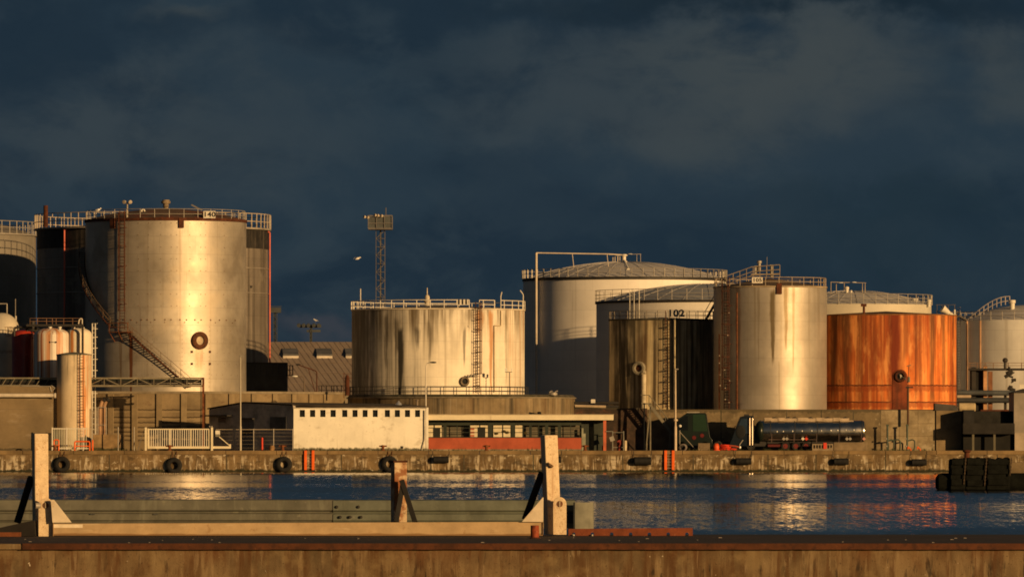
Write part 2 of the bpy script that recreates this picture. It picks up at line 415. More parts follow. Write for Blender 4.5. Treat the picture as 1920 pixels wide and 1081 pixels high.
# ---------------------------------------------------------------- water
def water_mat():
    b = NB('harbour_water')
    p = b.new('ShaderNodeBsdfPrincipled'); out = b.new('ShaderNodeOutputMaterial')
    p.inputs['Base Color'].default_value = (.004,.010,.018,1); p.inputs['Roughness'].default_value = .03; p.inputs['IOR'].default_value = 1.33
    x, y, z = b.xyz()
    # gusts: belts of ruffled and of smooth water across the basin
    yy = b.math('ADD', y, b.math('MULTIPLY', b.math('SUBTRACT', b.noise((.035,.006,1), (3,1,0), 4, .6), .5), 62.0))
    ramp = b.new('ShaderNodeValToRGB'); b.put(ramp.inputs[0], b.math('DIVIDE', yy, 800.0))
    e = ramp.color_ramp.elements
    pts = [(.0,.95), (.325,.95), (.350,.18), (.475,.10), (.505,.62), (.56,.66), (.60,.95), (.640,.85), (.655,.60), (.70,.62), (.725,1.0), (.80,.85), (.86,1.0), (.92,.90), (1.0,.95)]
    e[0].position, e[0].color = pts[0][0], (pts[0][1],)*3+(1,)
    e[1].position, e[1].color = pts[-1][0], (pts[-1][1],)*3+(1,)
    for q, v in pts[1:-1]:
        k = e.new(q); k.color = (v, v, v, 1)
    ruf = ramp.outputs[0]
    # small wave slopes; ruffled belts show the faces turned to the open sky
    def slope(sc, off):
        return b.math('SUBTRACT', b.noise(sc, off, 3, .65, .3), .5)
    sy = b.math('ADD', b.math('MULTIPLY', slope((1.5,.10,1),(0,0,0)), .45), b.math('ADD', b.math('MULTIPLY', slope((5.0,.5,1),(9,4,0)), .6), b.math('MULTIPLY', slope((15.0,3.5,1),(2,7,0)), .55)))
    sx = b.math('ADD', b.math('MULTIPLY', slope((1.3,.3,1),(20,3,0)), .6), b.math('MULTIPLY', slope((6.0,2.0,1),(31,5,0)), .5))
    amp = b.math('ADD', b.math('MULTIPLY', b.math('MULTIPLY', ruf, ruf), WATER_ROUGH), WATER_CALM)
    bias = b.math('MULTIPLY', amp, -WATER_BIAS)
    cv = b.new('ShaderNodeCombineXYZ')
    b.put(cv.inputs[0], b.math('MULTIPLY', sx, b.math('MULTIPLY', amp, .35))); b.put(cv.inputs[1], b.math('ADD', bias, b.math('MULTIPLY', sy, amp))); cv.inputs[2].default_value = 1.0
    vn = b.new('ShaderNodeVectorMath', operation='NORMALIZE'); b.put(vn.inputs[0], cv.outputs[0])
    b.put(p.inputs['Normal'], vn.outputs[0])
    b.put(out.inputs[0], p.outputs[0])
    return b.m
WATER_ROUGH, WATER_CALM, WATER_BIAS = .17, .072, .245
g = G().add([(-1500,-200,0),(1500,-200,0),(1500,QD+1,0),(-1500,QD+1,0)], [(0,1,2,3)])
setting(g, 'water', water_mat())
# near shore under the viewer
setting(G().box(-60,60,-40,6,-2,1.9), 'shore_pavement', conc)
# far shore: paved deck and land to the horizon
ground = mat('quay_paving', (.12,.10,.075), .95, var=(.3,.2), spots=[((.05,.05,.03),.5,.5,.7,.5)])
setting(G().add([(-6000,QD+.8,ZD),(6000,QD+.8,ZD),(6000,15000,ZD),(-6000,15000,ZD)], [(0,1,2,3)]), 'quay_ground', ground)

# ---------------------------------------------------------------- far quay wall
q = thing('quay_wall', 'long weathered concrete quay wall streaked with white lime above the water', 'quay wall', (0,QD,0))
G().box(-110,110,QD,QD+1.2,-3,ZD-.42).build('wall', conc_quay, q)
cop = G()
x = -110.0
while x < 110:
    wd = 5.6
    cop.box(x+.02, x+wd-.02, QD-.10, QD+1.3, ZD-.42, ZD+.012); x += wd
cop.build('coping', mat('concrete_coping', (.18,.125,.062), .9, var=(.25,.4), streaks=[((.09,.06,.03),1.4,.2,.5,.7,.5)], bump=(4,.4,.03)), q, bevel=.03)
jt = G()
for px in (70, 205, 425, 640, 808, 870, 1000, 1168, 1300, 1440, 1530, 1660, 1870):
    jt.box(X(px,QD)-.05, X(px,QD)+.05, QD-.012, QD+.02, .05, ZD-.44)
jt.build('joint', conc_dark, q)

# tyres on chains
def tyre(px, py, cname):
    x, z = X(px,QD), Z(py,QD)
    r = thing('tyre_fender', cname, 'tyre', (x, QD-.32, z), 'old tyres hung along the quay wall')
    prof = [(.42,-.20),(.40,-.12),(.44,.0),(.40,.12),(.42,.20),(.58,.24),(.74,.23),(.83,.16),(.86,0),(.83,-.16),(.74,-.23),(.58,-.24),(.42,-.20)]
    G().lathe(prof, (x,QD-.32,z), 40, (0,1,0)).build('tyre', black, r)
    t = G()
    for i in range(40):
        a = 2*pi*i/40; d = (cos(a),0,sin(a))
        c_ = (x+d[0]*.86, QD-.32, z+d[2]*.86)
        t.bar((c_[0],c_[1]-.17,c_[2]), (c_[0]+.02*d[0],c_[1]+.17,c_[2]+.02*d[2]), .05, .05, d)
    t.build('tread', black, r)
    for dx in (-.22,.24):
        G().path([(x+dx*.7,QD-.32,z+.6),(x+dx,QD-.14,ZD-.1),(x+dx,QD+.3,ZD+.04)], .035, 6).build('chain', rust_dark, r)
for px, py, lb in ((117,870,'black tyre hung below the orange crash barriers on the quay wall'), (327,872,'black tyre hung below the long white sliding gate'),
                   (533,870,'black tyre hung beside the orange ladder below the white wall'), (731,869,'black tyre partly behind the short rusty post')):
    tyre(px, py, lb)
# horizontal cylinder fenders
for px, py, wd, lb in ((827,861,29,'small black roller fender below the lit red brick wall'), (1037,861,30,'black roller fender hidden behind the tall leaning steel upright'),
                   (1205,863.5,32,'thick black roller fender below the metal stair'), (1394,864,29,'black roller fender below the cab of the tanker truck'),
                   (1577,864.5,28,'black roller fender below the tail of the tanker truck'), (1723,866,28,'black roller fender beside the dark rubber-clad dolphin')):
    x, z, h = X(px,QD), Z(py,QD), L(wd,QD)/2
    r = thing('roller_fender', lb, 'fender', (x,QD-.42,z), 'black roller fenders along the quay wall')
    rr = .36 if wd < 31 else .44
    G().lathe([(.10,-h),(rr-.05,-h),(rr,-h+.06),(rr,h-.06),(rr-.05,h),(.10,h)], (x,QD-.42,z), 24, (1,0,0)).build('roller', black, r)
    for s_ in (-1,1): G().path([(x+s_*(h-.1),QD-.42,z),(x+s_*(h+.05),QD-.12,z+.62),(x+s_*(h+.05),QD-.12,ZD-.05)], .03, 6).build('chain', steel_dark, r)
# orange ladders
for px, lb in ((580,'orange quay ladder beside the tyre below the white wall'), (1255,'orange quay ladder below the metal stair and lamp post')):
    r = thing('quay_ladder', lb, 'ladder', (X(px,QD),QD,.1), 'orange ladders on the quay wall')
    for s_ in (-1,1):
        xc = X(px+s_*7.0,QD)
        G().box(xc-.15, xc+.15, QD-.30, QD-.115, .25, ZD+.03).build('rail', orange, r, bevel=.02)
    for k in range(6):
        zz = .45+k*.33
        G().tube((X(px-5,QD),QD-.2,zz),(X(px+5,QD),QD-.2,zz),.035).build('rung', galv, r)
# mooring bollards
for px, lb in ((103,'rusty bollard beside the orange crash barriers'), (318,'rusty bollard in front of the white sliding gate'), (530,'dark red bollard with rope at the grey gable'),
               (718,'rusty bollard in front of the white plaster wall'), (912,'rusty bollard in front of the red brick wall'), (1097,'rusty bollard near the orange canopy post')):
    x = X(px,QD+.6)
    r = thing('bollard', lb, 'bollard', (x,QD+.6,ZD), 'mooring bollards along the quay edge')
    G().lathe([(.26,0),(.26,.05),(.17,.08),(.15,.36),(.24,.44),(.26,.52),(.16,.60),(0,.62)], (x,QD+.6,ZD+.012), 20).build('post', rust_m, r)
    G().tube((x-.42,QD+.6,ZD+.5),(x+.42,QD+.6,ZD+.5),.09,10).build('cross_bar', rust_m, r)
# weeds along wall feet
wd = G(); rw = random.Random(5)
for a, b_, D, n in ((552,800,QD+3.9,150), (185,400,QD+5,120), (1290,1520,QD+1.9,50), (800,1090,QD+5.6,70), (1640,1750,QD+6.6,60), (100,185,QD+5.2,50)):
    for i in range(n):
        px = rw.uniform(a,b_)
        DD = D + (0 if a != 552 else (px-550)/250*1.4-.3)
        x, y = X(px,DD), DD+rw.uniform(-.3,.1); h = rw.uniform(.08,.34)*(1 if rw.random() < .85 else 1.7)
        for k in range(4):
            dx, dy = rw.uniform(-.16,.16), rw.uniform(-.1,.1); bx = x+rw.uniform(-.1,.1)
            wd.add([(bx-.018,y,ZD),(bx+.018,y,ZD),(bx+dx,y+dy,ZD+h)], [(0,1,2)])
tag(wd.build('weeds', mat('weed_green', (.045,.050,.018), .9, var=(.3,1)), smooth=0), 'dry weeds growing along the foot of the walls', 'weeds', kind='stuff')
# ---------------------------------------------------------------- storage tanks
class Tank:
    def __init__(s, name, label, cx, D, Rpx, ytop, z0=ZD, cat='storage tank', group=None):
        s.D, s.px, s.Rpx = D, cx, Rpx
        s.x, s.y, s.R = X(cx,D), D, L(Rpx,D)
        s.z0, s.zt = z0, Z(ytop,D)
        s.root = thing(name, label, cat, (s.x,s.y,z0), group)
    def a(s, px): return asin(max(-1,min(1,(px-s.px)/s.Rpx)))
    def zf(s, py, a=0): return Z(py, s.D-s.R*cos(a))
    def P(s, a, z, out=0): return (s.x+(s.R+out)*sin(a), s.y-(s.R+out)*cos(a), z)
    def shell(s, m, n=128, prof=None):
        return G().lathe(prof or [(s.R,s.z0-.5),(s.R,s.zt)], (s.x,s.y,0), n).build('shell', m, s.root)
    def rim(s, m, h=.22, out=.10, name='rim'):
        return G().arc(s.x,s.y,s.R-.15,s.R+out,s.zt-h,s.zt+.03,-pi,pi,96).build(name, m, s.root)
    def roof(s, m, ypeak, kind='dome', n=96, name='roof'):
        zp = Z(ypeak,s.D); h = zp-s.zt; pr = []
        for i in range(13):
            t = i/12; r = (s.R-.02)*(1-t)
            pr.append((max(r,.001), s.zt+.02+(h*(1-(1-t)**2) if kind == 'dome' else h*t)))
        s.zp = zp
        return G().lathe(pr, (s.x,s.y,0), n).build(name, m, s.root)
    def ribs(s, m, n=28, r=.05):
        h = s.zp-s.zt; g = G()
        for k in range(n):
            a = 2*pi*k/n
            pts = [(s.x+(s.R-.02)*(1-t/8)*sin(a), s.y-(s.R-.02)*(1-t/8)*cos(a), s.zt+.05+h*(1-(1-t/8)**2)) for t in range(8)]
            g.path(pts, r, 4)
        return g.build('roof_rib', m, s.root)
    def rail(s, m, h, n, out=-.1, mids=(.5,), r=.045, pr=.05, z=None, gaps=(), name='railing', a0=-pi, a1=pi, flat=False, toe=0):
        z = s.zt if z is None else z
        g = G()
        arcs, cur = [], a0
        for u, v in sorted(gaps):
            arcs.append((cur,u)); cur = v
        arcs.append((cur,a1))
        if gaps:
            o = None
            for u, v in arcs:
                if v-u > .02: o = s.rail(m,h,n,out,mids,r,pr,z,(),name,u,v,flat,toe)
            return o
        for u, v in arcs:
            nn = max(4, int((v-u)/(2*pi)*90))
            for k in (1,)+tuple(mids): g.ringtube(s.x,s.y,z+h*k,s.R+out,r,u,v,nn)
            if toe: g.arc(s.x,s.y,s.R+out-.03,s.R+out+.03,z,z+toe,u,v,nn)
            for e in (u,v) if v-u < 6.28 else ():
                p = s.P(e,z,out); g.tube(p,(p[0],p[1],z+h),pr,6)
        for k in range(n):
            a = -pi+2*pi*(k+.5)/n
            if not a0 <= a <= a1 or any(u < a < v for u, v in gaps): continue
            p = s.P(a,z,out)
            if flat: g.bar(p,(p[0],p[1],z+h+.04),.16,.06,(cos(a),sin(a),0))
            else: g.tube(p,(p[0],p[1],z+h),pr,6)
        return g.build(name, m, s.root)
    def walkway(s, m, out=.9, z=None, t=.12, name='walkway'):
        z = s.zt if z is None else z
        return G().arc(s.x,s.y,s.R-.05,s.R+out,z-t,z,-pi,pi,96).build(name, m, s.root)
    def ladder(s, m, px, y0, y1, w=.5, out=.35, cage=False, name='ladder', step=.34, r=.045, up=1.1):
        a = s.a(px); z0, z1 = s.zf(y0,a), s.zf(y1,a)
        c = s.P(a,0,out); t = (cos(a),sin(a),0); g = G()
        for k in (-1,1):
            p = (c[0]+t[0]*w/2*k, c[1]+t[1]*w/2*k, z0); g.tube(p,(p[0],p[1],z1+up),r,6)
        z = z0+.2
        while z < z1:
            g.tube((c[0]-t[0]*w/2,c[1]-t[1]*w/2,z),(c[0]+t[0]*w/2,c[1]+t[1]*w/2,z),.03,5); z += step
        z = z0+.8
        while z < z1:
            for k in (-1,1):
                p = (c[0]+t[0]*w/2*k, c[1]+t[1]*w/2*k, z)
                g.tube(p,(p[0]-out*sin(a),p[1]+out*cos(a),z),.035,5)
            z += 2.2
        o = g.build(name, m, s.root)
        if cage:
            g = G(); z = z0+2.2
            n_ = (sin(a),-cos(a),0)
            while z < z1+.9:
                pts = [(c[0]+t[0]*.42*cos(q)+n_[0]*.75*sin(q), c[1]+t[1]*.42*cos(q)+n_[1]*.75*sin(q), z) for q in [pi*i/6 for i in range(7)]]
                g.path(pts,.04,4); z += 1.25
            for q in (.35,pi/2,pi-.35):
                p = (c[0]+t[0]*.42*cos(q)+n_[0]*.75*sin(q), c[1]+t[1]*.42*cos(q)+n_[1]*.75*sin(q))
                g.tube((p[0],p[1],z0+2.2),(p[0],p[1],z1+.9),.035,4)
            g.build('safety_cage', m, o)
        return o
    def manhole(s, px, py, rpx, m, minner, hole=.5):
        a = s.a(px); z = s.zf(py,a); c = s.P(a,z,0); n_ = (sin(a),-cos(a),0); R = L(rpx,s.D)
        o = G().lathe([(R*hole,-.1),(R*hole,.26),(R*.62,.32),(R*.93,.30),(R,.22),(R,-.1)], c, 36, n_).build('manhole', m, s.root)
        G().lathe([(.001,.14),(R*hole+.02,.10),(R*hole+.02,-.05)], c, 28, n_).build('cover', minner, o)
        bl = G()
        for k in range(16):
            q = 2*pi*k/16; t = (cos(a),sin(a),0)
            p = (c[0]+t[0]*R*.8*cos(q)+n_[0]*.3, c[1]+t[1]*R*.8*cos(q)+n_[1]*.3, c[2]+R*.8*sin(q))
            bl.tube(p, vadd(p, vmul(n_,.08)), .05, 6)
        bl.build('bolt', m, o)
        return o
    def sign(s, px0, px1, y0, y1, body, plate, ink, out=.12, bold=.02, th=.7):
        a = s.a((px0+px1)/2); d = s.D-s.R*cos(a)-out
        x0, x1, z0, z1 = X(px0,d), X(px1,d), Z(y1,d), Z(y0,d)
        pl = G().box(x0,x1,d-.03,d+.03,z0,z1).build('number_plate', plate, s.root) if plate else None
        text(body, (z1-z0)*th, ((x0+x1)/2, d-.04, (z0+z1)/2), pl or s.root, ink, bold)
        return pl
    def patch(s, name, m, px0, px1, y0, y1, out0=0.0, out=.03):
        a0, a1 = s.a(px0), s.a(px1); am = (a0+a1)/2
        return G().arc(s.x,s.y,s.R+out0,s.R+out,s.zf(y1,am),s.zf(y0,am),a0,a1,6).build(name, m, s.root)

def bolts_on(t, rows, m, name):
    g = G()
    for z, pxs, r in rows:
        for px in pxs:
            a = t.a(px); p = t.P(a,z,-.02); n_ = (sin(a),-cos(a),0)
            g.tube(p, vadd(p, vmul(n_,.09)), r, 6)
    return g.build(name, m, t.root)

def flood_light(g, x, y, z, h, n=2, spread=.55):
    g.tube((x,y,z),(x,y,z+h),.08,8)
    g.bar((x-spread,y,z+h),(x+spread,y,z+h),.1,.1)
    for k in range(n):
        xx = x-spread+2*spread*k/max(1,n-1)
        g.lathe([(.07,.0),(.12,.06),(.22,.34),(.22,.38),(.01,.38)], (xx,y,z+h+.2), 12, (.35*(k*2-1),-.75,-.25))

def gull(px, py, D, label, wings=None, flip=1, k=1.0):
    x, z = X(px,D), Z(py,D)
    r = thing('gull', label, 'bird', (x,D,z), 'white gulls')
    b = G().lathe([(.001,-.30),(.06,-.22),(.13,-.05),(.14,.08),(.09,.2),(.055,.27),(.001,.29)], (x,D,z+.26*k), 14, (flip*.92,0,.32))
    b.ball((x+flip*.30,D,z+(.26+.19)*k), .085,.075,.08)
    b.tube((x+flip*.36,D,z+.44*k),(x+flip*.47,D,z+.42*k),.02,5,.006)
    b.add([(x-flip*.26,D-.05,z+.19),(x-flip*.26,D+.05,z+.19),(x-flip*.46,D,z+.13),(x-flip*.44,D,z+.16)], [(0,1,2),(1,3,2),(0,2,3),(0,3,1)])
    if not wings:
        for s_ in (-.05,.05): b.tube((x,D+s_,z+.16),(x+.02,D+s_,z),.012,4)
    b.build('body', bird_m, r)
    if wings:
        for s_ in (-1,1):
            w_ = G()
            prof = [(0,0),(.35,.16),(.62,.17),(.95,.02)]
            up = []
            for i, (sx, sz) in enumerate(prof):
                ch_ = (.24,.22,.16,.03)[i]
                up.append(((x+s_*sx*wings, D-.1+.05*i, z+.28+sz*wings),(x+s_*sx*wings, D-.1+.05*i+ch_, z+.26+sz*wings)))
            for (p0,p1),(q0,q1) in zip(up[:-1],up[1:]):
                w_.prism([p0,q0,q1,p1],(0,0,-.03))
            w_.build('wing', bird_g, r)
    else:
        w_ = G().ball((x-flip*.07,D-.09,z+.27),.24,.05,.09); w_.ball((x-flip*.07,D+.09,z+.27),.24,.05,.09)
        w_.build('wing', bird_g, r)

# ---- the tall silvery tank 140
m140 = mat('aluminium_paint_tall', (.43,.39,.33), .54, .58, var=(.12,.16), seams=(2.05,14,.05,.35), rvar=.05,
    streaks=[((.26,.22,.16),1.6,.03,.5,.72,.45), (RUST,2.4,.05,.66,.74,.5,(10,15))],
    bands=[(RUST,-22.5,2.2,4,13.6,.95), ((.2,.12,.06),-31,1.6,5,13.6,.7), ((.28,.17,.09),27,7,8.5,12.2,.5), ((.25,.2,.14),13,1.4,6,26,.4)], spots=[((.24,.21,.17),.13,.46,.66,.75), ((.5,.43,.33),.2,.55,.7,.5)], bump=((.5,.5,.3),.22,.06))
t140 = Tank('silver_tank', 'tallest silvery storage tank with spiral stair, round rusty manhole and a 140 sign', 311, 808, 150.5, 413)
T = t140
T.shell(m140); T.rim(rust_dark, .30, .12)
roof_brown = mat('roof_rusty_brown', (.12,.075,.05), .9, var=(.2,.5), spots=[((.16,.035,.02),.6,.5,.62,.85), ((.06,.05,.04),.9,.5,.7,.6)])
T.roof(roof_brown, 392, 'dome')
T.rail(galv, 1.05, 34, -.15, (.45,), .035, .04)
T.sign(381.5, 404, 395.5, 409, '140', white_paint, black_ink, .35, .022, .66)
T.ladder(rust_dark, 240.5, 618, 413, .66, .45, cage=True, up=1.2)
bx = G()
for p0, p1 in ((342,351),(215,223)):
    a0, a1 = T.a(p0), T.a(p1); bx.arc(T.x,T.y,T.R-.02,T.R+.22,T.zf(427,0),T.zt-.02,a0,a1,4)
each(bx,'overflow_box', rust_dark, T.root)
T.manhole(380, 638, 16.5, mat('manhole_dark_rust', (.085,.032,.014), .85, var=(.3,2)), mat('cover_tan', (.42,.33,.22), .6, var=(.2,2)), .48)
sq = G()
for px in (366,398.5):
    for py in (659,681.5):
        a = T.a(px); p = T.P(a,T.zf(py,a),0); n_ = (sin(a),-cos(a),0); t_ = (cos(a),sin(a),0)
        sq.bar(vsub(p,vmul(n_,.05)), vadd(p,vmul(n_,.10)), .24, .24)
each(sq,'bracket_plate', rust_dark, T.root)
# spiral stair
def spiral(T, pxa, ya, pxb, yb, wd=.8):
    a0, a1 = T.a(pxa), (T.a(pxb) if pxb > T.px-T.Rpx else -pi/2-.1)
    z0, z1 = T.zf(ya,a0), T.zf(yb,a1)
    n = max(6, int(abs(z1-z0)/.24)); tr, st = G(), G()
    for i in range(n):
        a = a0+(a1-a0)*i/n; z = z0+(z1-z0)*i/n; h = abs(a1-a0)/n*.62
        tr.arc(T.x,T.y,T.R+.08,T.R+wd,z-.03,z+.03,a-h,a+h,1)
    o = tr.build('stair_tread', steel_dark, T.root)
    for out in (.08,wd):
        G().path([T.P(a0+(a1-a0)*i/n, z0+(z1-z0)*i/n-.12, out) for i in range(n+1)], .07, 5).build('stringer', rust_dark, o)
    hr = G()
    for dz in (1.0,.5): hr.path([T.P(a0+(a1-a0)*i/n, z0+(z1-z0)*i/n+dz, wd) for i in range(n+1)], .028, 5)
    for i in range(0,n+1,4):
        p = T.P(a0+(a1-a0)*i/n, z0+(z1-z0)*i/n, wd); hr.tube(p,(p[0],p[1],p[2]+1.0),.028,5)
    hr.build('handrail', mat('handrail_brown', (.16,.11,.07), .7, var=(.2,2)), o)
spiral(T, 360, 724, 252, 622); spiral(T, 222, 611, 150, 470)
pf = G().arc(T.x,T.y,T.R,T.R+1.0,T.zf(622)-.05,T.zf(622)+.05,T.a(220),T.a(256),8)
for px in (222,238,254):
    p = T.P(T.a(px),T.zf(622),1.0); pf.tube(p,(p[0],p[1],p[2]+1.05),.045,5); pf.tube(T.P(T.a(px),T.zf(640),0),p,.05,5)
for k in (.55,1.05): pf.ringtube(T.x,T.y,T.zf(622)+k,T.R+1.0,.035,T.a(220),T.a(256),8)
pf.build('platform', rust_m, T.root)
# studs around the shell and in vertical lines
rw = random.Random(3)
rows = []
zst = T.zf(599)
rows.append((zst, [172+i*14.2+rw.uniform(-3,3) for i in range(20)], .085))
rows.append((zst-.30, [179+i*28.4+rw.uniform(-5,5) for i in range(10)], .06))
for z_ in (418,440,463,485,507,529,551,573): rows.append((T.zf(z_), [x_+rw.uniform(-.8,.8) for x_ in (267,286,309,328,339,362,382,391,424)], .04))
for yy in range(612,732,8): rows.append((T.zf(yy), [294,348.5,397.5], .03))
for yy in (619,640,661,682,702): rows.append((T.zf(yy), [262+i*11.5+rw.uniform(-2,2) for i in range(17)], .022))
bolts_on(T, rows, mat('stud_brown', (.14,.075,.04), .8, var=(.3,2)), 'shell_stud')
# roof fittings
g = G(); a_ = T.a(243); p = T.P(a_, T.zt, -.4)
flood_light(g, p[0], p[1], T.zt, 1.75, 2, .22); g.build('floodlight', mat('lamp_body_tan', (.38,.33,.26), .6, var=(.2,2)), T.root)
zr = Z(392,T.D)
G().lathe([(.28,-.3),(.28,.25),(.40,.3),(.30,.42),(.34,.62),(.52,.66),(.55,.92),(.42,.95),(.42,1.08),(.001,1.1)], (X(311,T.D),T.D,zr), 20).build('roof_vent', mat('vent_brown', (.2,.16,.11), .8, var=(.3,2)), T.root)
gn = G(); xx = X(272.5,T.D); gn.path([(xx-.17,T.D-5,T.zt+.3),(xx-.17,T.D-5,T.zt+.95)]+[(xx-.17*cos(q),T.D-5,T.zt+.95+.17*sin(q)) for q in [pi*i/6 for i in range(7)]]+[(xx+.17,T.D-5,T.zt+.7)], .09, 8)
gn.build('gooseneck_vent', white_paint, T.root)
G().bar((X(362,T.D),T.D-4,Z(386,T.D)),(X(382,T.D),T.D-4.4,Z(396.5,T.D)),.12,.14).build('davit_arm', galv, T.root)
gull(183.5, 398, T.D-7.0, 'white gull perched on the rim railing of the tallest silvery tank', flip=1)

# ---- the wide dark tank behind it
mrear = mat('tank_dull_grey', (.20,.175,.15), .6, .25, var=(.12,.25), seams=(2.3,22,.06,.35), streaks=[(GRIME,.7,.02,.42,.7,.8), ((.33,.29,.23),1.1,.02,.6,.75,.5)], spots=[((.30,.27,.22),.25,.55,.7,.4)])
T = Tank('dull_grey_tank', 'wide dull grey tank with a black top band behind the tallest silvery tank', 286.5, 841, 216.5, 430)
T.shell(mrear)
zb = T.zf(462)
G().arc(T.x,T.y,T.R-.1,T.R+.05,zb,T.zt,-pi,pi,128).build('top_band', mat('band_black', (.022,.02,.018), .7, var=(.3,.8), streaks=[((.12,.1,.08),1.5,.1,.5,.7,.6)]), T.root)
rg = G()
for y_ in (499,546): rg.arc(T.x,T.y,T.R,T.R+.09,T.zf(y_)-.05,T.zf(y_)+.05,-pi,pi,96)
each(rg,'stiffener_ring', mat('ring_grey', (.28,.25,.22), .5, .3), T.root)
T.walkway(mat('walkway_grey', (.3,.27,.23), .7, .2), .35, T.zt+.02, .2)
T.rail(mat('rail_tan', (.42,.36,.28), .6, .1), 1.7, 76, .28, (.45,), .05, .055)
T.roof(steel_dark, 422, 'dome')
for px, y0, y1 in ((133.5,431,604),(502.5,436,640)):
    g = G(); a = T.a(px) if px < 300 else T.a(502.5); p = T.P(a,0,.25)
    g.tube((p[0],p[1],T.zf(y1+120,a)),(p[0],p[1],T.zf(y0,a)),.10,10)
    g.path([(p[0],p[1],T.zf(y0,a)),T.P(a,T.zf(y0-3,a),-.1)],.13,10)
    g.build('red_pipe', redpipe, T.root)
G().tube((X(343/4,T.D-9),T.D-9,T.zt),(X(343/4,T.D-9),T.D-9,T.zt+2.6),.28,10).build('roof_vent', rust_dark, T.root)

# ---- leftmost tank
mleft = mat('tank_tan_white', (.19,.175,.15), .7, var=(.1,.3), seams=(2.4,24,.06,.25), streaks=[(RUST,1.2,.03,.6,.72,.6,(20,30))])
T = Tank('pale_dome_tank', 'pale dome-roofed tank cut off by the picture edge behind the small vessels', -146, 872, 213, 441)
T.shell(mleft); T.roof(mat('roof_tan', (.2,.185,.16), .7, var=(.1,.4)), 402, 'dome')
T.walkway(galv, .3, T.zt+.02, .18); T.rail(galv, 1.55, 64, .2, (.5,), .05, .055)

# ---- tank 111
m111 = mat('tank_cream_stained', (.74,.69,.58), .62, .05, var=(.10,.25), seams=(2.05,14,.04,.3), rvar=.08,
    streaks=[((.10,.075,.045),.8,.045,.38,.58,.95,(3,9.2),(50,0)), ((.045,.04,.033),.9,.02,.40,.60,.82,None,(2,-24)), ((.10,.075,.045),.7,.09,.44,.62,.75,(6.4,9.8)), ((.035,.033,.028),1.6,.03,.47,.60,.85,None,(5,-22)), ((.13,.095,.05),1.9,.06,.46,.62,.9,(5,9.6)),
             ((.40,.17,.05),1.0,.03,.46,.68,.6,None,(14,40)), ((.33,.28,.2),2.4,.03,.5,.7,.5)],
    bands=[((.09,.083,.07),-66,32,-5,40,.8), ((.030,.028,.024),-25,3.0,-2,7.4,.97), ((.06,.05,.035),-27.5,3.2,4.6,8.6,.7), ((.06,.045,.03),-36,2.6,0,9,.7), ((.05,.045,.035),18,1.6,3,7.5,.7), ((.42,.18,.05),38,2.6,0,9.5,.8), ((.40,.17,.05),29,5,6.5,9.6,.6), ((.09,.07,.04),-5,2.2,3.4,8,.6), ((.16,.12,.06),52,2,1,9,.5), ((.05,.04,.03),-13,3.2,4.9,7.6,.75)],  # first broad band paints the shaded left side, the others are stains
    spots=[((.05,.045,.035),(1.8,1.8,1.0),.70,.74,.8)])
zbase111 = Z(740,796)
T = t111 = Tank('cream_tank', 'broad cream tank streaked black and rust with white railing and a 111 sign', 821.5, 806, 162, 580.5, zbase111)
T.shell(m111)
T.rim(mat('rim_cream', (.52,.46,.36), .6, var=(.2,.6)), .14, .10)
T.roof(mat('roof_grey', (.2,.18,.15), .8), 572, 'cone')
ga = lambda p: T.a(p)
T.rail(white_paint, .95, 40, .06, (.45,), .05, .055, gaps=((ga(880.5),ga(899)),(ga(927),ga(938.5))))
T.sign(856, 878.5, 561, 571.5, '111', white_paint, black_ink, .2, .05, .74)
T.ladder(rust_dark, 893.5, 736, 582, .5, .4, cage=True, up=1.0)
T.manhole(871.5, 714.5, 9.2, mat('flange_brown', (.16,.13,.09), .8, var=(.3,2)), black, .55)
vl = G()
for i, (px, py) in enumerate(((878,706),(883,705),(889,704))):
    a = T.a(px); p = T.P(a,T.zf(py,a),.1); vl.tube(p, vadd(p,(.0,-.35,0)), .12, 8); vl.ball(vadd(p,(0,-.4,.1)),.14,.12,.14,8,6)
vl.build('valve', galv, T.root)
pn = G()
for px in (930,):
    a0, a1 = T.a(926), T.a(938); z0, z1 = T.zf(735,.7), T.zf(610,.7)
    pn.path([T.P(a0,z0,.12),T.P(a0,z1,.12),T.P(a1,z1,.12),T.P(a1,T.zf(582,.8),.12)], .06, 6)
pn.build('foam_pipe', mat('pipe_tan', (.45,.36,.24), .7, var=(.2,1)), T.root)
lr = G()
for px, y1, lean in ((678.5,541,0),(938.5,547,.12),(980,544,-.35)):
    a = T.a(px); p = T.P(a,T.zt,.06); lr.path([p,(p[0],p[1],T.zf(y1,a)-.5),(p[0]+lean,p[1],T.zf(y1,a))], .06, 6)
lr.build('lightning_rod', white_paint, T.root)
xx = X(801,T.D)
G().lathe([(.3,-.2),(.3,.45),(.42,.5),(.42,.62),(.24,.68),(.30,.95),(.22,1.2),(.07,1.3),(.04,2.1),(.001,2.12)], (xx,T.D,Z(573,T.D)), 16).build('roof_vent', mat('vent_cream', (.5,.45,.36), .7, var=(.2,2)), T.root)
T.rail(steel_dark, .98, 44, .42, (.5,), .035, .04, z=zbase111, name='base_railing')

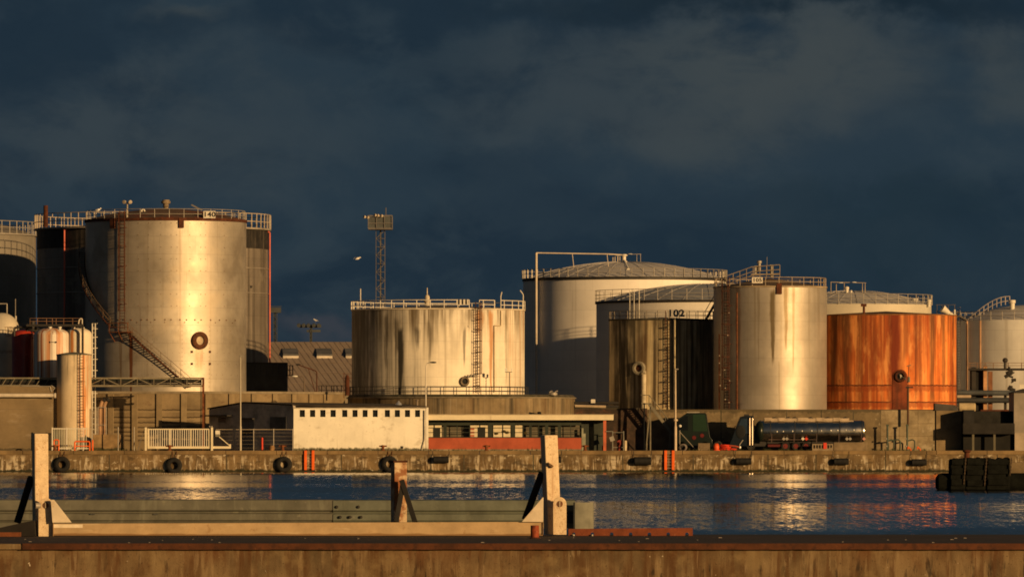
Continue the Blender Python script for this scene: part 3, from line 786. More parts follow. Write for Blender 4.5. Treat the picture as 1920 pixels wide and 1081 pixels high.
# ---- big white dome tank A
mA = mat('tank_white_large', (.78,.75,.70), .6, 0, var=(.06,.2), seams=(2.5,18,.05,.22), streaks=[((.28,.25,.19),1.0,.02,.55,.75,.4)])
dome_grey = mat('dome_grey', (.52,.50,.48), .55, .1, var=(.08,.4), seams=(50,36,.06,.3))
T = Tank('large_white_tank', 'largest white dome tank with a ring walkway and tall pipe gantry on its roof', 1171, 885, 190, 524)
T.shell(mA); T.roof(dome_grey, 491, 'dome'); T.ribs(dome_grey, 30, .022)
T.walkway(steel_dark, .12, T.zt+.1, .35)
T.rail(galv, 1.05, 58, .1, (.5,), .035, .06, z=T.zt+.1, flat=True)
a = T.a(1012); p = T.P(a,0,.55)
g = G(); g.path([(p[0],p[1],ZD),(p[0],p[1],T.zf(474,a))], .15, 10)
zt_ = T.zf(474,a)
g.path([(p[0],p[1],zt_),(X(1140,T.D-6),T.D-6,Z(476,T.D-6)),(X(1165,T.D-3),T.D-3,Z(477.5,T.D-3))], .075, 8)
for px in (1073,1138): g.tube((X(px,T.D-7),T.D-7,Z(475.5,T.D-7)),(X(px+3,T.D-7),T.D-7,Z(502,T.D-7)),.05,6)
g.build('riser_pipe', mat('pipe_pale', (.50,.44,.36), .6, var=(.1,1)), T.root)
fx = G(); y_ = T.D-1.5
for px, y0, y1, r in ((1149,492,482,.07),(1153,492,478,.07),(1158,492,478,.09),(1162,492,481,.07),(1194,492,476,.03),(1201,492,476,.03)):
    fx.tube((X(px,y_),y_,Z(y0,y_)),(X(px,y_),y_,Z(y1,y_)),r,8)
fx.bar((X(1142,y_),y_,Z(477.5,y_)),(X(1202,y_),y_,Z(476,y_)),.06,.06)
fx.build('roof_pipework', galv, T.root)
fx = G().lathe([(.42,-.3),(.42,.1),(.25,.2),(.25,.75),(.45,.8),(.45,.98),(.001,1.0)], (X(1170,y_),y_,Z(491,y_)), 14)
fx.tube((X(1170,y_),y_-.6,Z(490,y_)),(X(1176,y_),y_-8,Z(506,y_-8)),.22,8)
fx.build('roof_vent', white_paint, T.root)
for px, py in ((1158,479),(1181,476.5)):
    G().lathe([(.02,.1),(.30,.06),(.34,0),(.02,-.02)], (X(px,y_-.3),y_-.3,Z(py,y_)), 12).build('roof_lamp', lamp_glass, T.root)

# ---- second white dome tank B
T = Tank('grey_dome_tank', 'white tank with a grey dome and double railing between tanks 102 and 105', 1325, 842, 207, 566)
T.shell(mat('tank_white_second', (.72,.69,.63), .6, 0, var=(.06,.25), seams=(2.4,20,.05,.2)))
T.roof(mat('dome_blue_grey', (.34,.35,.36), .5, .1, var=(.08,.4), seams=(50,30,.08,.3)), 532, 'dome'); T.ribs(dome_grey, 26, .022)
T.rim(steel_dark, .25, .15)
T.rail(galv, 1.35, 46, .1, (.6,.3), .035, .045)
g = G(); a = T.a(1189)
for px in (1183.5,1191,1200):
    p = T.P(T.a(px),0,.5); g.tube((p[0],p[1],ZD+8),(p[0],p[1],Z(544,T.D)),.05,6)
for k in range(40):
    zz = ZD+8+k*.33
    if zz < Z(546,T.D): g.tube(T.P(T.a(1184),zz,.5),T.P(T.a(1191),zz,.5),.035,5)
g.build('ladder', white_paint, T.root)

# ---- tank 102
m102 = mat('tank_streaked_brown', (.58,.49,.31), .75, .0, var=(.2,.3),
    streaks=[((.030,.022,.012),1.3,.03,.36,.58,.9), ((.10,.055,.02),.9,.02,.42,.64,.75), ((.42,.34,.19),2.2,.02,.55,.72,.7), ((.02,.016,.010),.7,.04,.42,.62,.8,(7,15))],
    bands=[((.02,.016,.012),-50,20,0,30,.9), ((.07,.035,.014),-24,9,3,13,.7), ((.50,.42,.27),-20.5,3.2,2,9,.9), ((.04,.03,.018),-9,3,4,15,.8), ((.014,.014,.013),62,42,0,30,.75)])  # wide dark bands on both flanks are painted shade, narrow ones stains
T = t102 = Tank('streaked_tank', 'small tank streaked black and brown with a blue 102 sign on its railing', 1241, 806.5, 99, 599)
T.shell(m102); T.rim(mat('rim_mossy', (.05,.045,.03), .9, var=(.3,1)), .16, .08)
T.roof(steel_dark, 595, 'cone')
T.rail(mat('rail_dull', (.22,.19,.15), .6, .2), .95, 30, -.05, (.5,), .032, .04)
pl_ = T.sign(1256, 1279, 582, 593, '102', None, blue_ink, .1, .045, 1.12)
T.ladder(rust_dark, 1249, 764, 600, .5, .3)
g = G(); g.path([T.P(T.a(1261.5),ZD,.28),T.P(T.a(1261.5),T.zf(598),.28)], .16, 10); g.build('down_pipe', mat('pipe_yellowed', (.52,.44,.27), .6, var=(.15,1)), T.root)
T.manhole(1197, 690, 13, mat('flange_grey', (.22,.20,.15), .7, var=(.2,2)), rust_dark, .5)
g = G(); g.path([T.P(T.a(1207),T.zf(701),.35),T.P(T.a(1207),ZD,.35)], .30, 12); g.path([T.P(T.a(1207),T.zf(701),.35),T.P(T.a(1206),T.zf(697),.1)], .28, 10)
g.build('drain_pipe', mat('pipe_whitewashed', (.42,.37,.27), .7, var=(.25,1)), T.root)
st = G(); y_ = T.D-2.5
p0, p1 = (X(1323,y_),y_,Z(600,y_)), (X(1345,y_),y_+1.0,Z(562,y_))
for d_ in (0,.9):
    st.bar(vadd(p0,(0,d_,0)),vadd(p1,(0,d_,0)),.08,.28)
    st.path([vadd(p0,(0,d_,1.1)),vadd(p1,(0,d_,1.1))],.04,5)
for k in range(11):
    q = vadd(p0, vmul(vsub(p1,p0),k/11)); st.box(q[0]-.14,q[0]+.14,q[1],q[1]+.9,q[2]-.02,q[2]+.03)
st.build('roof_stair', steel_dark, T.root)

# ---- tank 105
m105 = mat('aluminium_paint_small', (.44,.40,.34), .53, .54, var=(.12,.2), seams=(2.1,12,.05,.25), rvar=.05,
    streaks=[((.20,.15,.08),1.8,.03,.5,.7,.65,(8,18)), ((.33,.28,.2),2.6,.02,.55,.72,.4)],
    bands=[((.13,.10,.055),.5,4.2,9.5,18,.95), ((.2,.15,.08),14,3.4,11,18.6,.85), ((.14,.08,.05),-37,4.5,0,40,.7), ((.24,.18,.10),22,2.2,9,18.6,.7), ((.22,.19,.13),7,1.2,2,10,.5), ((.2,.16,.1),-14,2,10,18.6,.5)], bump=(.7,.12,.05))
T = t105 = Tank('silver_gold_tank', 'narrow silvery tank catching the sun with a white 105 sign on its railing', 1444, 798, 106, 538)
T.shell(m105); T.rim(mat('rim_tan', (.3,.24,.16), .7, var=(.2,1)), .14, .08)
T.roof(mat('roof_brown', (.16,.11,.07), .9, var=(.25,.6)), 522, 'cone')
T.rail(mat('rail_brown', (.32,.26,.19), .6, .1), 1.0, 26, -.1, (.5,), .04, .045)
T.sign(1410, 1430, 519.5, 530.5, '105', white_paint, black_ink, .25, .015, .62)
T.ladder(rust_dark, 1366, 766, 540, .8, .5, cage=True, up=1.3)
g = G(); g.path([T.P(T.a(1355),ZD,.6),T.P(T.a(1355),T.zf(625),.6)], .09, 8); g.path([T.P(T.a(1382),ZD,.3),T.P(T.a(1382),T.zf(548),.3)], .08, 8)
g.build('riser_pipe', rust_m, T.root)
lg = G()
for i, (px, py) in enumerate(((1373,586),(1371,628),(1358,666),(1358,680),(1366,693),(1374,713),(1359,702),(1359,722),(1367,727),(1373,754),(1367,748))):
    a = T.a(px); p = T.P(a,T.zf(py),.85); lg.ball(p,.10,.10,.07,8,6)
each(lg,'pipe_coupling', mat('coupling_pale', (.60,.52,.42), .35, .4), T.root)  # pale balls added as glints on the rusty ladder frame
a0 = T.a(1457); bx = G().arc(T.x,T.y,T.R-.02,T.R+.2,T.zf(551),T.zt+.3,T.a(1452),T.a(1461.5),4); bx.build('overflow_box', rust_dark, T.root)
up = G(); y_ = T.D-1.5; cz = Z(523,T.D)
pts = [(X(1362,y_),y_,Z(517,y_)),(X(1410,y_),y_,Z(500,y_)),(X(1462,y_),y_,Z(496,y_))]
for dz in (0,-.55,-1.0): up.path([vadd(p,(0,0,dz)) for p in pts]+[(X(1462,y_),y_,Z(496,y_)+dz)], .045, 6)
for k in range(9):
    t_ = k/8; px = 1362+t_*100; py = 517-17*min(1,t_/.48)-(4*(t_-.48)/.52 if t_ > .48 else 0)
    up.tube((X(px,y_),y_,Z(py,y_)),(X(px,y_),y_,Z(py,y_)-1.5),.045,5)
up.box(X(1408,y_),X(1462,y_),y_-.1,y_+1.2,Z(513,y_)-.12,Z(513,y_))
up.build('roof_platform', mat('platform_brown', (.24,.2,.15), .7, var=(.2,1)), T.root)
g = G().lathe([(.18,-.8),(.18,.15),(.28,.2),(.28,.45),(.001,.5)], (X(1424,y_),y_+.5,Z(496,y_)), 12); g.tube((X(1438.5,y_),y_+.5,Z(514,y_)),(X(1438.5,y_),y_+.5,Z(481,y_)),.025,5)
g.box(X(1415,y_),X(1421,y_),y_+.3,y_+.8,Z(513,y_),Z(498,y_)); g.box(X(1444,y_),X(1450,y_),y_+.3,y_+.8,Z(520,y_),Z(496,y_))
g.build('roof_vent', galv, T.root)
# ---- tank D, behind the rusty one
T = Tank('low_dome_tank', 'white low-domed tank with roof lamps rising behind the rusty orange tank', 1600, 872, 146, 572)
T.shell(mat('tank_white_third', (.50,.46,.37), .6, 0, var=(.06,.3))); T.roof(dome_grey, 545, 'dome'); T.ribs(dome_grey, 26, .022)
T.rail(galv, 1.25, 40, .1, (.6,.3), .04, .05)
g = G(); y_ = T.D-4
for px, y0, y1 in ((1558,575,528),(1583,545,530),(1617,548,530),(1622,548,530),(1568,550,531)): g.tube((X(px,y_),y_,Z(y0,y_)),(X(px,y_),y_,Z(y1,y_)),.05,6)
g.bar((X(1558,y_),y_,Z(528.5,y_)),(X(1624,y_),y_,Z(530,y_)),.07,.07); g.build('roof_gantry', mat('gantry_tan', (.34,.29,.22), .6), T.root)
for px, py in ((1576,530.5),(1601,529.5),(1639,567)): G().lathe([(.02,.12),(.3,.07),(.36,0),(.02,-.02)], (X(px,y_-.2),y_-.2,Z(py,y_)), 12).build('roof_lamp', lamp_glass, T.root)
g = G()
for px, y0, y1, r in ((1588,548,538,.2),(1596,548,545,.1),(1715,572,560,.32),(1742,575,562,.22)): g.lathe([(r,-.2),(r,0),(r*1.3,.05),(r*1.3,.3),(r,.35),(.001,.4)], (X(px,y_),y_,Z(y1,y_)-.3), 10); g.tube((X(px,y_),y_,Z(y0,y_)),(X(px,y_),y_,Z(y1,y_)),r*.8,8)
g.build('roof_vent', white_paint, T.root)

# ---- the rusty orange tank
mrust = mat('tank_rusty_orange', (.72,.205,.042), .8, 0, var=(.16,.25),
    streaks=[((.30,.060,.012),.75,.025,.38,.58,.95), ((.12,.035,.012),.9,.05,.42,.62,.9,(8,15)), ((.84,.36,.11),1.1,.02,.44,.60,.75), ((.13,.030,.010),1.9,.03,.50,.66,.8), ((.20,.05,.012),2.6,.06,.54,.72,.6), ((.07,.025,.01),1.4,.05,.5,.64,.85,(11,15.3))],
    bands=[((.11,.014,.004),4.4,5.6,-20,40,1.0), ((.20,.035,.008),5,8.5,-20,30,.6), ((.11,.04,.014),-37,5.5,4,30,.85), ((.18,.045,.012),24,4.5,6,30,.75), ((.12,.045,.015),38,4,5,30,.75), ((.20,.045,.012),-13,4.5,7,30,.75), ((.16,.05,.014),-24,3,5,30,.7), ((.2,.06,.018),13,3,10,30,.7), ((.14,.05,.015),52,3,7,30,.7), ((.10,.04,.015),-50,6,6,30,.8)],
    spots=[((.84,.40,.13),(.55,.55,.16),.52,.68,.55), ((.28,.05,.010),(.6,.6,.14),.52,.66,.5), ((.10,.03,.012),(1.6,1.6,1.0),.64,.70,.4)],
    lines=[(7.45,.13,(.10,.018,.006),.85), (5.52,.13,(.12,.02,.006),.8), (7.1,.42,(.24,.045,.01),.6), (5.2,.42,(.24,.045,.01),.6)], bump=(2,.25,.03))
T = trust = Tank('rusty_tank', 'bright orange rusty tank with a dark rust run and black manhole', 1661, 806, 132, 591)
T.shell(mrust)
T.rim(mat('rim_rusty', (.20,.09,.03), .9, var=(.3,1)), .10, .05)
T.roof(mat('roof_rust_brown', (.10,.055,.03), .9, var=(.3,.6)), 583.5, 'cone')
gg = G()
for y_ in (721.5,753): gg.arc(T.x,T.y,T.R,T.R+.035,T.zf(y_)-.05,T.zf(y_)+.05,-pi,pi,128)
each(gg,'stiffener_ring', rust_m, T.root)
a0, a1 = T.a(1666), T.a(1694); z0, z1 = T.zf(767), T.zf(706)
pp = G().arc(T.x,T.y,T.R+.01,T.R+.06,z0,z1,a0,a1,8)
c = T.P(T.a(1680),z1,0); n_ = (sin(T.a(1680)),-cos(T.a(1680)),0)
pp.lathe([(.001,.0),(.001,.058),(L(14,T.D),.058),(L(14,T.D),-.1)], c, 36, n_)
pp.build('doubler_plate', mat('plate_dark_rust', (.15,.035,.012), .85, var=(.3,.8), streaks=[(DRUST,2,.1,.45,.65,.7)]), T.root)
T.manhole(1680, 705, 11, rust_dark, black, .66)
g = G(); a = T.a(1680); g.prism([T.P(T.a(1679),T.zf(701),.34),T.P(T.a(1683),T.zf(704),.34),T.P(T.a(1680),T.zf(709),.34)], (0,-.04,0)); g.build('manhole_blade', galv, T.root)
g = G(); g.tube(T.P(T.a(1612),T.zt,-.3),T.P(T.a(1612),T.zt+1.2,-.3),.14,8); g.box(*(lambda p:(p[0]-.35,p[0]+.3,p[1]-.2,p[1]+.2,p[2],p[2]+.3))(T.P(T.a(1612),T.zt+.9,-.3))); g.build('level_gauge', rust_dark, T.root)

# ---- tank E, far right
mE = mat('tank_pale_grey', (.62,.62,.60), .6, 0, var=(.07,.25), seams=(2.4,18,.05,.3), streaks=[((.24,.2,.15),1.0,.03,.5,.7,.5)])
T = tE = Tank('pale_grey_tank', 'pale grey tank with an arched roof railing behind the dark pipe racks', 1927, 843, 134, 601)
T.shell(mE); T.roof(dome_grey, 572, 'dome'); T.rail(galv, 1.0, 36, 0, (.5,), .04, .045)
g = G(); y_ = T.D-4
for dz in (0,-.55):
    g.path([(X(1812+t*8.1,y_),y_,Z(601-46*sin(min(1,t/10)*pi/2),y_)+.9+dz-.9) for t in range(11)], .05, 6)
for t in range(11):
    p = (X(1812+t*8.1,y_),y_,Z(601-46*sin(t/10*pi/2),y_)); g.tube(p,(p[0],p[1],p[2]-1.0),.06,5)
g.build('arched_handrail', mat('handrail_grey', (.34,.31,.30), .6, .1), T.root)
g = G().lathe([(.3,-.8),(.3,.1),(.4,.15),(.4,.5),(.001,.55)], (X(1898,y_),y_,Z(570,y_)), 12); g.build('roof_vent', white_paint, T.root)
g = G()
for px in (1813,1835): g.path([T.P(T.a(px),ZD,.35),T.P(T.a(px),T.zf(600),.35)], .12, 8)
g.build('down_pipe', mat('pipe_orange_tan', (.40,.24,.14), .7, var=(.2,1)), T.root)
g = G(); a = T.a(1801)
for k in (1799,1804): p = T.P(T.a(k),0,.5); g.tube((p[0],p[1],ZD+5),(p[0],p[1],T.zt+1.1),.05,5)
for k in range(38): g.tube(T.P(T.a(1799),ZD+5+k*.33,.5),T.P(T.a(1804),ZD+5+k*.33,.5),.03,5)
g.build('ladder', mat('ladder_grey', (.3,.26,.24), .6, .2), T.root)
y_ = T.D-9
g = G().lathe([(.12,-.2),(.22,0),(.48,1.05),(.5,1.15),(.001,1.15)], (X(1781,y_),y_,Z(588,y_)), 14, (-.8,-.2,.55)); g.tube((X(1781,y_),y_,Z(588,y_)),(X(1790,y_),y_,Z(598,y_)),.3,8); g.tube((X(1790,y_),y_,Z(605,y_)),(X(1790,y_),y_,Z(580,y_)),.1,8)
g.build('horn_vent', white_paint, T.root)
g = G(); 
for px in (1757,1766,1778,1790): g.tube((X(px,y_),y_,Z(600,y_)),(X(px,y_),y_,Z(571,y_)),.04,5)
g.bar((X(1755,y_),y_,Z(571,y_)),(X(1792,y_),y_,Z(571,y_)),.05,.05); g.bar((X(1755,y_),y_,Z(584,y_)),(X(1800,y_),y_,Z(584,y_)),.05,.05); g.box(X(1755,y_),X(1800,y_),y_-.3,y_+.8,Z(592,y_)-.1,Z(592,y_))
g.bar((X(1798,y_),y_+.3,Z(592,y_)),(X(1812,T.D-7),T.D-7,Z(600,T.D-7)),.3,.2)
g.build('gangway', mat('gangway_dull', (.10,.09,.085), .7, .1), T.root)
# ---------------------------------------------------------------- left foreground plant
def gx(px, D=QD+4): return X(px,D)
# curved bund wall round the silver tanks
bx_, by_, bR = t140.x, t140.y, L(353, 808)
zt = EYE-(733-HY)*(by_-bR)/F
bw = thing('bund_wall', 'curved concrete bund wall with upright ribs below the tallest silvery tank', 'bund wall', (bx_,by_,ZD))
wg = G(); zs = [ZD-.3,ZD+1.15,ZD+1.65,ZD+2.1,ZD+2.6,ZD+3.15,ZD+3.75,ZD+4.6,zt-.25]
for i, (u, v) in enumerate(zip(zs[:-1], zs[1:])):
    wg.arc(bx_,by_,bR-.4,bR,u+.03,v,-.62,1.28,80); wg.arc(bx_,by_,bR-.4,bR-.05,u-.02,u+.05,-.62,1.28,80)
wg.build('wall', mat('concrete_planks', (.19,.145,.085), .9, var=(.2,.35), streaks=[((.11,.085,.055),1.2,.06,.5,.72,.6)], spots=[((.10,.06,.035),(.7,.7,1.5),.56,.7,.5)], lines=[(q-ZD,.09,(.045,.032,.018),.85) for q in zs[1:-1]]+[(q-ZD-.22,.10,(.26,.205,.125),.6) for q in zs[2:-1]], bump=((1,1,5),.3,.03)), bw)
G().arc(bx_,by_,bR-.5,bR+.10,zt-.25,zt,-.62,1.28,80).build('coping', conc, bw)
rb = mat('concrete_rib', (.22,.17,.10), .9, var=(.15,.6), streaks=[((.12,.09,.06),2,.1,.5,.72,.5)])
for k in range(-4, 9):
    a = .0155+k*.1265
    if a > 1.25: break
    G().arc(bx_,by_,bR-.02,bR+.20,ZD-.2,zt-.27,a-.0150,a+.0150,2).build('rib', rb, bw, bevel=.02)

# square concrete bund end at the picture edge, with a pale pipe along it
D = QD+7
g = G().box(X(-60,D),X(98,D),D,D+10,ZD-.2,Z(723,D))
cb = thing('concrete_bund', 'plain concrete bund block with a pale pipe at the picture edge', 'concrete wall', (X(20,D),D,ZD))
g.build('wall', mat('concrete_tan', (.18,.137,.08), .9, var=(.14,.3), streaks=[((.14,.11,.07),1.0,.08,.5,.72,.5), (RUST,1.5,.06,.64,.74,.5,(4,6.5))], spots=[((.32,.27,.2),(.4,.4,1.3),.55,.7,.4)], lines=[(4.6,.06,(.14,.11,.07),.6),(2.9,.05,(.15,.12,.08),.5),(.1,.2,(.06,.05,.03),.8)], bump=(2,.3,.03)), cb, bevel=.04)
g = G().path([(X(96,D),D-.05,Z(722,D)),(X(103,D),D-.05,Z(727,D)),(X(96,D),D-.05,Z(734,D)),(X(94,D),D-.05,Z(724,D)),(X(40,D),D-.05,Z(723,D))], .05, 6)
g.build('corner_bracket', galv, cb)
solo(G().tube((X(-60,D-.5),D-.5,Z(740.5,D)),(X(104,D-.5),D-.5,Z(741,D)),.22,14).tube((X(102,D-.5),D-.5,Z(741,D)),(X(105,D-.5),D-.5,Z(741,D)),.30,14), 'pipe', mat('pipe_cream', (.55,.50,.42), .6, var=(.1,1)), 'thick cream pipe running along the plain concrete bund block', 'pipe', (X(50,D),D,Z(741,D)))

# small vessels: helper for a domed upright vessel
def vessel(name, label, px, rpx, D, ytop, m, dome=.42, z0=ZD, group=None):
    x, R = X(px,D), L(rpx,D); zt_ = Z(ytop,D); d = R*dome; r = thing(name, label, 'vessel', (x,D,z0), group)
    pr = [(R,z0),(R,zt_-d)]+[(R*cos(q), zt_-d+d*sin(q)) for q in [pi/2*i/8 for i in range(1,8)]]+[(.001,zt_)]
    G().lathe(pr,(x,D,0),48).build('shell', m, r)
    return r, x, R, zt_
mves = mat('vessel_white', (.66,.62,.54), .5, 0, var=(.06,.5), streaks=[((.48,.20,.07),2.0,.03,.42,.56,.85), (RUST,3.2,.04,.54,.62,.8)],
           bands=[((.30,.085,.02),-31,5,-5,40,.95), ((.42,.17,.05),27,7,-5,40,.9), ((.28,.09,.02),21,2.6,-5,40,.85), ((.48,.24,.09),-14,4,-5,40,.6), ((.5,.25,.1),-2,3,3,40,.5)])
v1, x1, R1, z1 = vessel('white_vessel', 'white rust-streaked domed vessel with double arrow mark', 96.5, 33.5, QD+16, 614, mves)
g = G(); yv = QD+16-R1-.02; a0 = (X(94,yv),yv,Z(641,yv)); a1 = (X(105,yv),yv,Z(641,yv))
g.tube(a0,a1,.03,5)
for p, s_ in ((a0,-1),(a1,1)): g.tube(p, vadd(p,(s_*.14,0,0)), .12, 6, .005)
g.build('arrow_mark', black_ink, v1)
for dx in (-.1,1.0):
    G().lathe([(.14,-.5),(.14,.1),(.22,.12),(.22,.24),(.001,.25)], (x1+dx,QD+16-.9,z1-.15), 12).build('nozzle', white_paint, v1)
mves2 = mat('vessel_cream', (.66,.60,.48), .5, 0, var=(.06,.5), bands=[((.50,.19,.05),-24,10,-5,40,.95), ((.5,.3,.15),30,5,0,13,.4)], streaks=[((.45,.30,.17),2.0,.03,.55,.7,.5)])
v2, x2, R2, z2 = vessel('cream_vessel', 'cream domed vessel with one broad orange rust run near the white ladder', 146.5, 25.5, QD+21, 614, mves2, .5)
for dx in (-.5,.55): G().lathe([(.14,-.5),(.14,.1),(.22,.12),(.22,.24),(.001,.25)], (x2+dx,QD+21-.7,z2-.2), 12).build('nozzle', white_paint, v2)
v3, x3, R3, z3 = vessel('red_vessel', 'dark red domed vessel standing in shade beside the rust-streaked white one', 43.5, 21.5, QD+20, 617, mat('vessel_red', (.30,.03,.015), .35, 0, var=(.15,.5), spots=[((.5,.2,.12),2,.62,.7,.5)], coat=.2), .45)
G().lathe([(.14,-.5),(.14,.1),(.22,.12),(.22,.24),(.001,.25)], (x3+.5,QD+20-.8,z3-.15), 12).build('nozzle', steel_dark, v3)
v5, x5, R5, z5 = vessel('black_vessel', 'black vessel squeezed between the dark red and the white vessel', 62, 13, QD+23, 612, steel_dark, .4)
G().tube((x5,QD+23-.5,z5-.3),(x5,QD+23-.5,z5+.6),.3,10).build('nozzle', steel_dark, v5)
v4, x4, R4, z4 = vessel('pale_dome_vessel', 'pale dome-topped vessel cut by the picture edge with a small frame on top', 3, 33, QD+25, 586, mat('vessel_tan', (.46,.42,.34), .6, 0, var=(.08,.5), lines=[(11.2,.25,(.2,.16,.12),.5)]), .95)
g = G(); yv = QD+25
g.path([(X(13,yv),yv,Z(589,yv)),(X(13,yv),yv,Z(569,yv)),(X(-6,yv),yv,Z(569,yv))], .07, 6); g.tube((X(29,yv),yv,Z(600,yv)),(X(29,yv),yv,Z(560,yv)),.04,5); g.lathe([(.12,0),(.12,.5),(.001,.5)],(X(29.5,yv),yv,Z(600,yv)),8)
g.build('roof_frame', galv, v4)
g = G()
for px in range(-8,36,6): g.tube((X(px,yv-R4),yv-R4+.1,Z(630,yv)),(X(px,yv-R4),yv-R4+.1,Z(613,yv)),.04,5)
for py in (613,621,630): g.bar((X(-8,yv-R4),yv-R4+.1,Z(py,yv)),(X(36,yv-R4),yv-R4+.1,Z(py,yv)),.06,.06)
g.build('guard_rail', mat('rail_tan_old', (.36,.29,.2), .7, var=(.2,1)), v4)
# walkway over the vessels
cw = thing('catwalk', 'dark steel catwalk with railing over the tops of the small vessels', 'catwalk', (X(105,QD+18),QD+18,Z(609,QD+18)))
D = QD+18
G().box(X(50,D),X(156,D),D-.7,D+.9,Z(612,D),Z(607.5,D)).build('deck', steel_dark, cw)
g = G()
for px in (57,71,88,99,106,120,137,150,155):
    g.tube((X(px,D),D-.7,Z(608,D)),(X(px,D),D-.7,Z(596.5,D)),.045,5)
for py in (596.5,602): g.bar((X(57,D),D-.7,Z(py,D)),(X(155,D),D-.7,Z(py,D)),.06,.06)
g.build('railing', mat('rail_rust_brown', (.15,.085,.05), .8, var=(.3,1)), cw)
g = G(); g.path([(X(148,D),D-.8,Z(607,D)),(X(149,D),D-.8,Z(600,D)),(X(152,D),D-.8,Z(597,D)),(X(155,D),D-.8,Z(598,D)),(X(155,D),D-.8,Z(607,D))], .06, 6); g.build('hoop', white_paint, cw)
g = G(); g.path([(X(26.5,D),D,Z(630,D)),(X(27,D),D,Z(615,D)),(X(31,D),D,Z(613.5,D)),(X(60,D),D,Z(612,D))], .14, 8); g.build('vent_pipe', steel_dark, cw)
for px in (66,128,154):
    G().box(X(px,D)-.12,X(px,D)+.12,D+.8,D+1.0,ZD,Z(612,D)).build('leg', steel_dark, cw)

# the nearer tan vessel with a flat lid and ladder
D = QD+9.5
fx_, fR = X(139,D), L(32.5,D)
fv = thing('tan_vessel', 'nearer tan upright vessel with a conical lid, thin ladder and rusty stripe', 'vessel', (fx_,D,ZD))
G().lathe([(fR,ZD),(fR,Z(667,D)),(fR+.03,Z(667,D)),(fR+.03,Z(665,D))], (fx_,D,0), 56).build('shell', mat('vessel_tan_rust', (.60,.50,.35), .6, 0, var=(.1,.5),
   streaks=[((.10,.085,.06),3,.08,.5,.66,.8,(5.5,10.4)), ((.45,.18,.06),2.2,.04,.44,.6,.8,None,(10,30))], bands=[((.52,.20,.06),36,9,-5,30,.85), ((.22,.07,.03),19,3,0,11,.85), ((.48,.19,.06),40,14,0,6.5,.8), ((.40,.17,.07),55,8,4,11,.7), ((.16,.08,.05),-6,1.4,3,6,.4)]), fv)
G().lathe([(fR+.06,Z(665.5,D)),(fR+.06,Z(664,D)),(fR*.5,Z(661,D)),(.001,Z(659.5,D))], (fx_,D,0), 56).build('lid', mat('lid_grey_green', (.16,.16,.12), .8, var=(.25,1)), fv)
g = G()
for px in (151.5,158.5): g.tube((X(px,D),D-fR-.25,ZD+.4),(X(px,D),D-fR-.25,Z(654,D)),.04,6)
z = ZD+.5
while z < Z(664,D): g.tube((X(151.5,D),D-fR-.25,z),(X(158.5,D),D-fR-.25,z),.028,5); z += .33
for py in (690,715,742,768,790): g.bar((X(148,D),D-fR-.1,Z(py,D)),(X(162,D),D-fR-.1,Z(py,D)),.05,.05)
g.build('ladder', mat('ladder_brown', (.10,.06,.035), .8, var=(.3,2)), fv)
# tall white free-standing ladder
D = QD+13
ld = G()
for px in (173,178.5): ld.tube((X(px,D),D,ZD),(X(px,D),D,Z(606,D)),.07,6)
for k in range(23): ld.tube((X(173,D),D,ZD+.6+k*.6),(X(178.5,D),D,ZD+.6+k*.6),.03,5)
for py in (606,616,631.5,652,673,694,715,737): ld.bar((X(173,D),D,Z(py,D)),(X(183,D),D,Z(py,D)),.05,.07)
ld.bar((X(173,D),D,Z(606,D)),(X(182,D),D,Z(606,D)),.05,.05)
solo(ld, 'access_ladder', white_paint, 'tall white ladder standing between the cream vessel and the tallest silvery tank', 'ladder', (X(176,D),D,ZD))

# pipe bridge
D = QD+11.5
pb = thing('pipe_bridge', 'horizontal steel truss pipe bridge carried on rusty posts before the bund wall', 'pipe bridge', (X(200,D),D,ZD))
olive = mat('steel_olive', (.20,.18,.13), .7, .1, var=(.2,.8), spots=[(RUST,2,.58,.7,.6)])
tg = G(); ztop, zbot = Z(708.5,D), Z(723,D)
for yy in (D-.5,D+.5):
    tg.bar((X(-40,D),yy,ztop),(X(382,D),yy,ztop),.14,.16); tg.bar((X(-40,D),yy,zbot),(X(382,D),yy,zbot),.16,.20)
    px = 134; k = 0
    while px < 378:
        tg.bar((X(px,D),yy,zbot),(X(px,D),yy,ztop),.08,.08)
        if k % 2 == 0: tg.bar((X(px,D),yy,ztop),(X(min(px+31,382),D),yy,zbot),.08,.09)
        else: tg.bar((X(px,D),yy,zbot),(X(min(px+31,382),D),yy,ztop),.08,.09)
        px += 31; k += 1
    px = 4
    while px < 134: tg.bar((X(px,D),yy,zbot),(X(px+9,D),yy,ztop),.07,.07); px += 16
tg.build('truss', olive, pb)
for py, r, m_ in ((715.5,.13,steel_dark),(719.5,.09,steel_dark),(712,.10,mat('pipe_dark_green', (.04,.05,.04), .6))):
    G().tube((X(-40,D),D+.1,Z(py,D)),(X(378,D),D+.1,Z(py,D)),r,10).build('pipe', m_, pb)
for px, w_ in ((381.5,.24),(134.5,.16)):
    G().box(X(px,D)-w_/2,X(px,D)+w_/2,D-.62,D-.4,ZD,ztop+(.6 if px < 200 else .05)).build('post', rust_m if px > 200 else rust_dark, pb, bevel=.01)
G().box(X(377,D)-.04,X(377,D)+.04,D-.2,D-.1,ZD,ztop).build('post', steel_dark, pb)

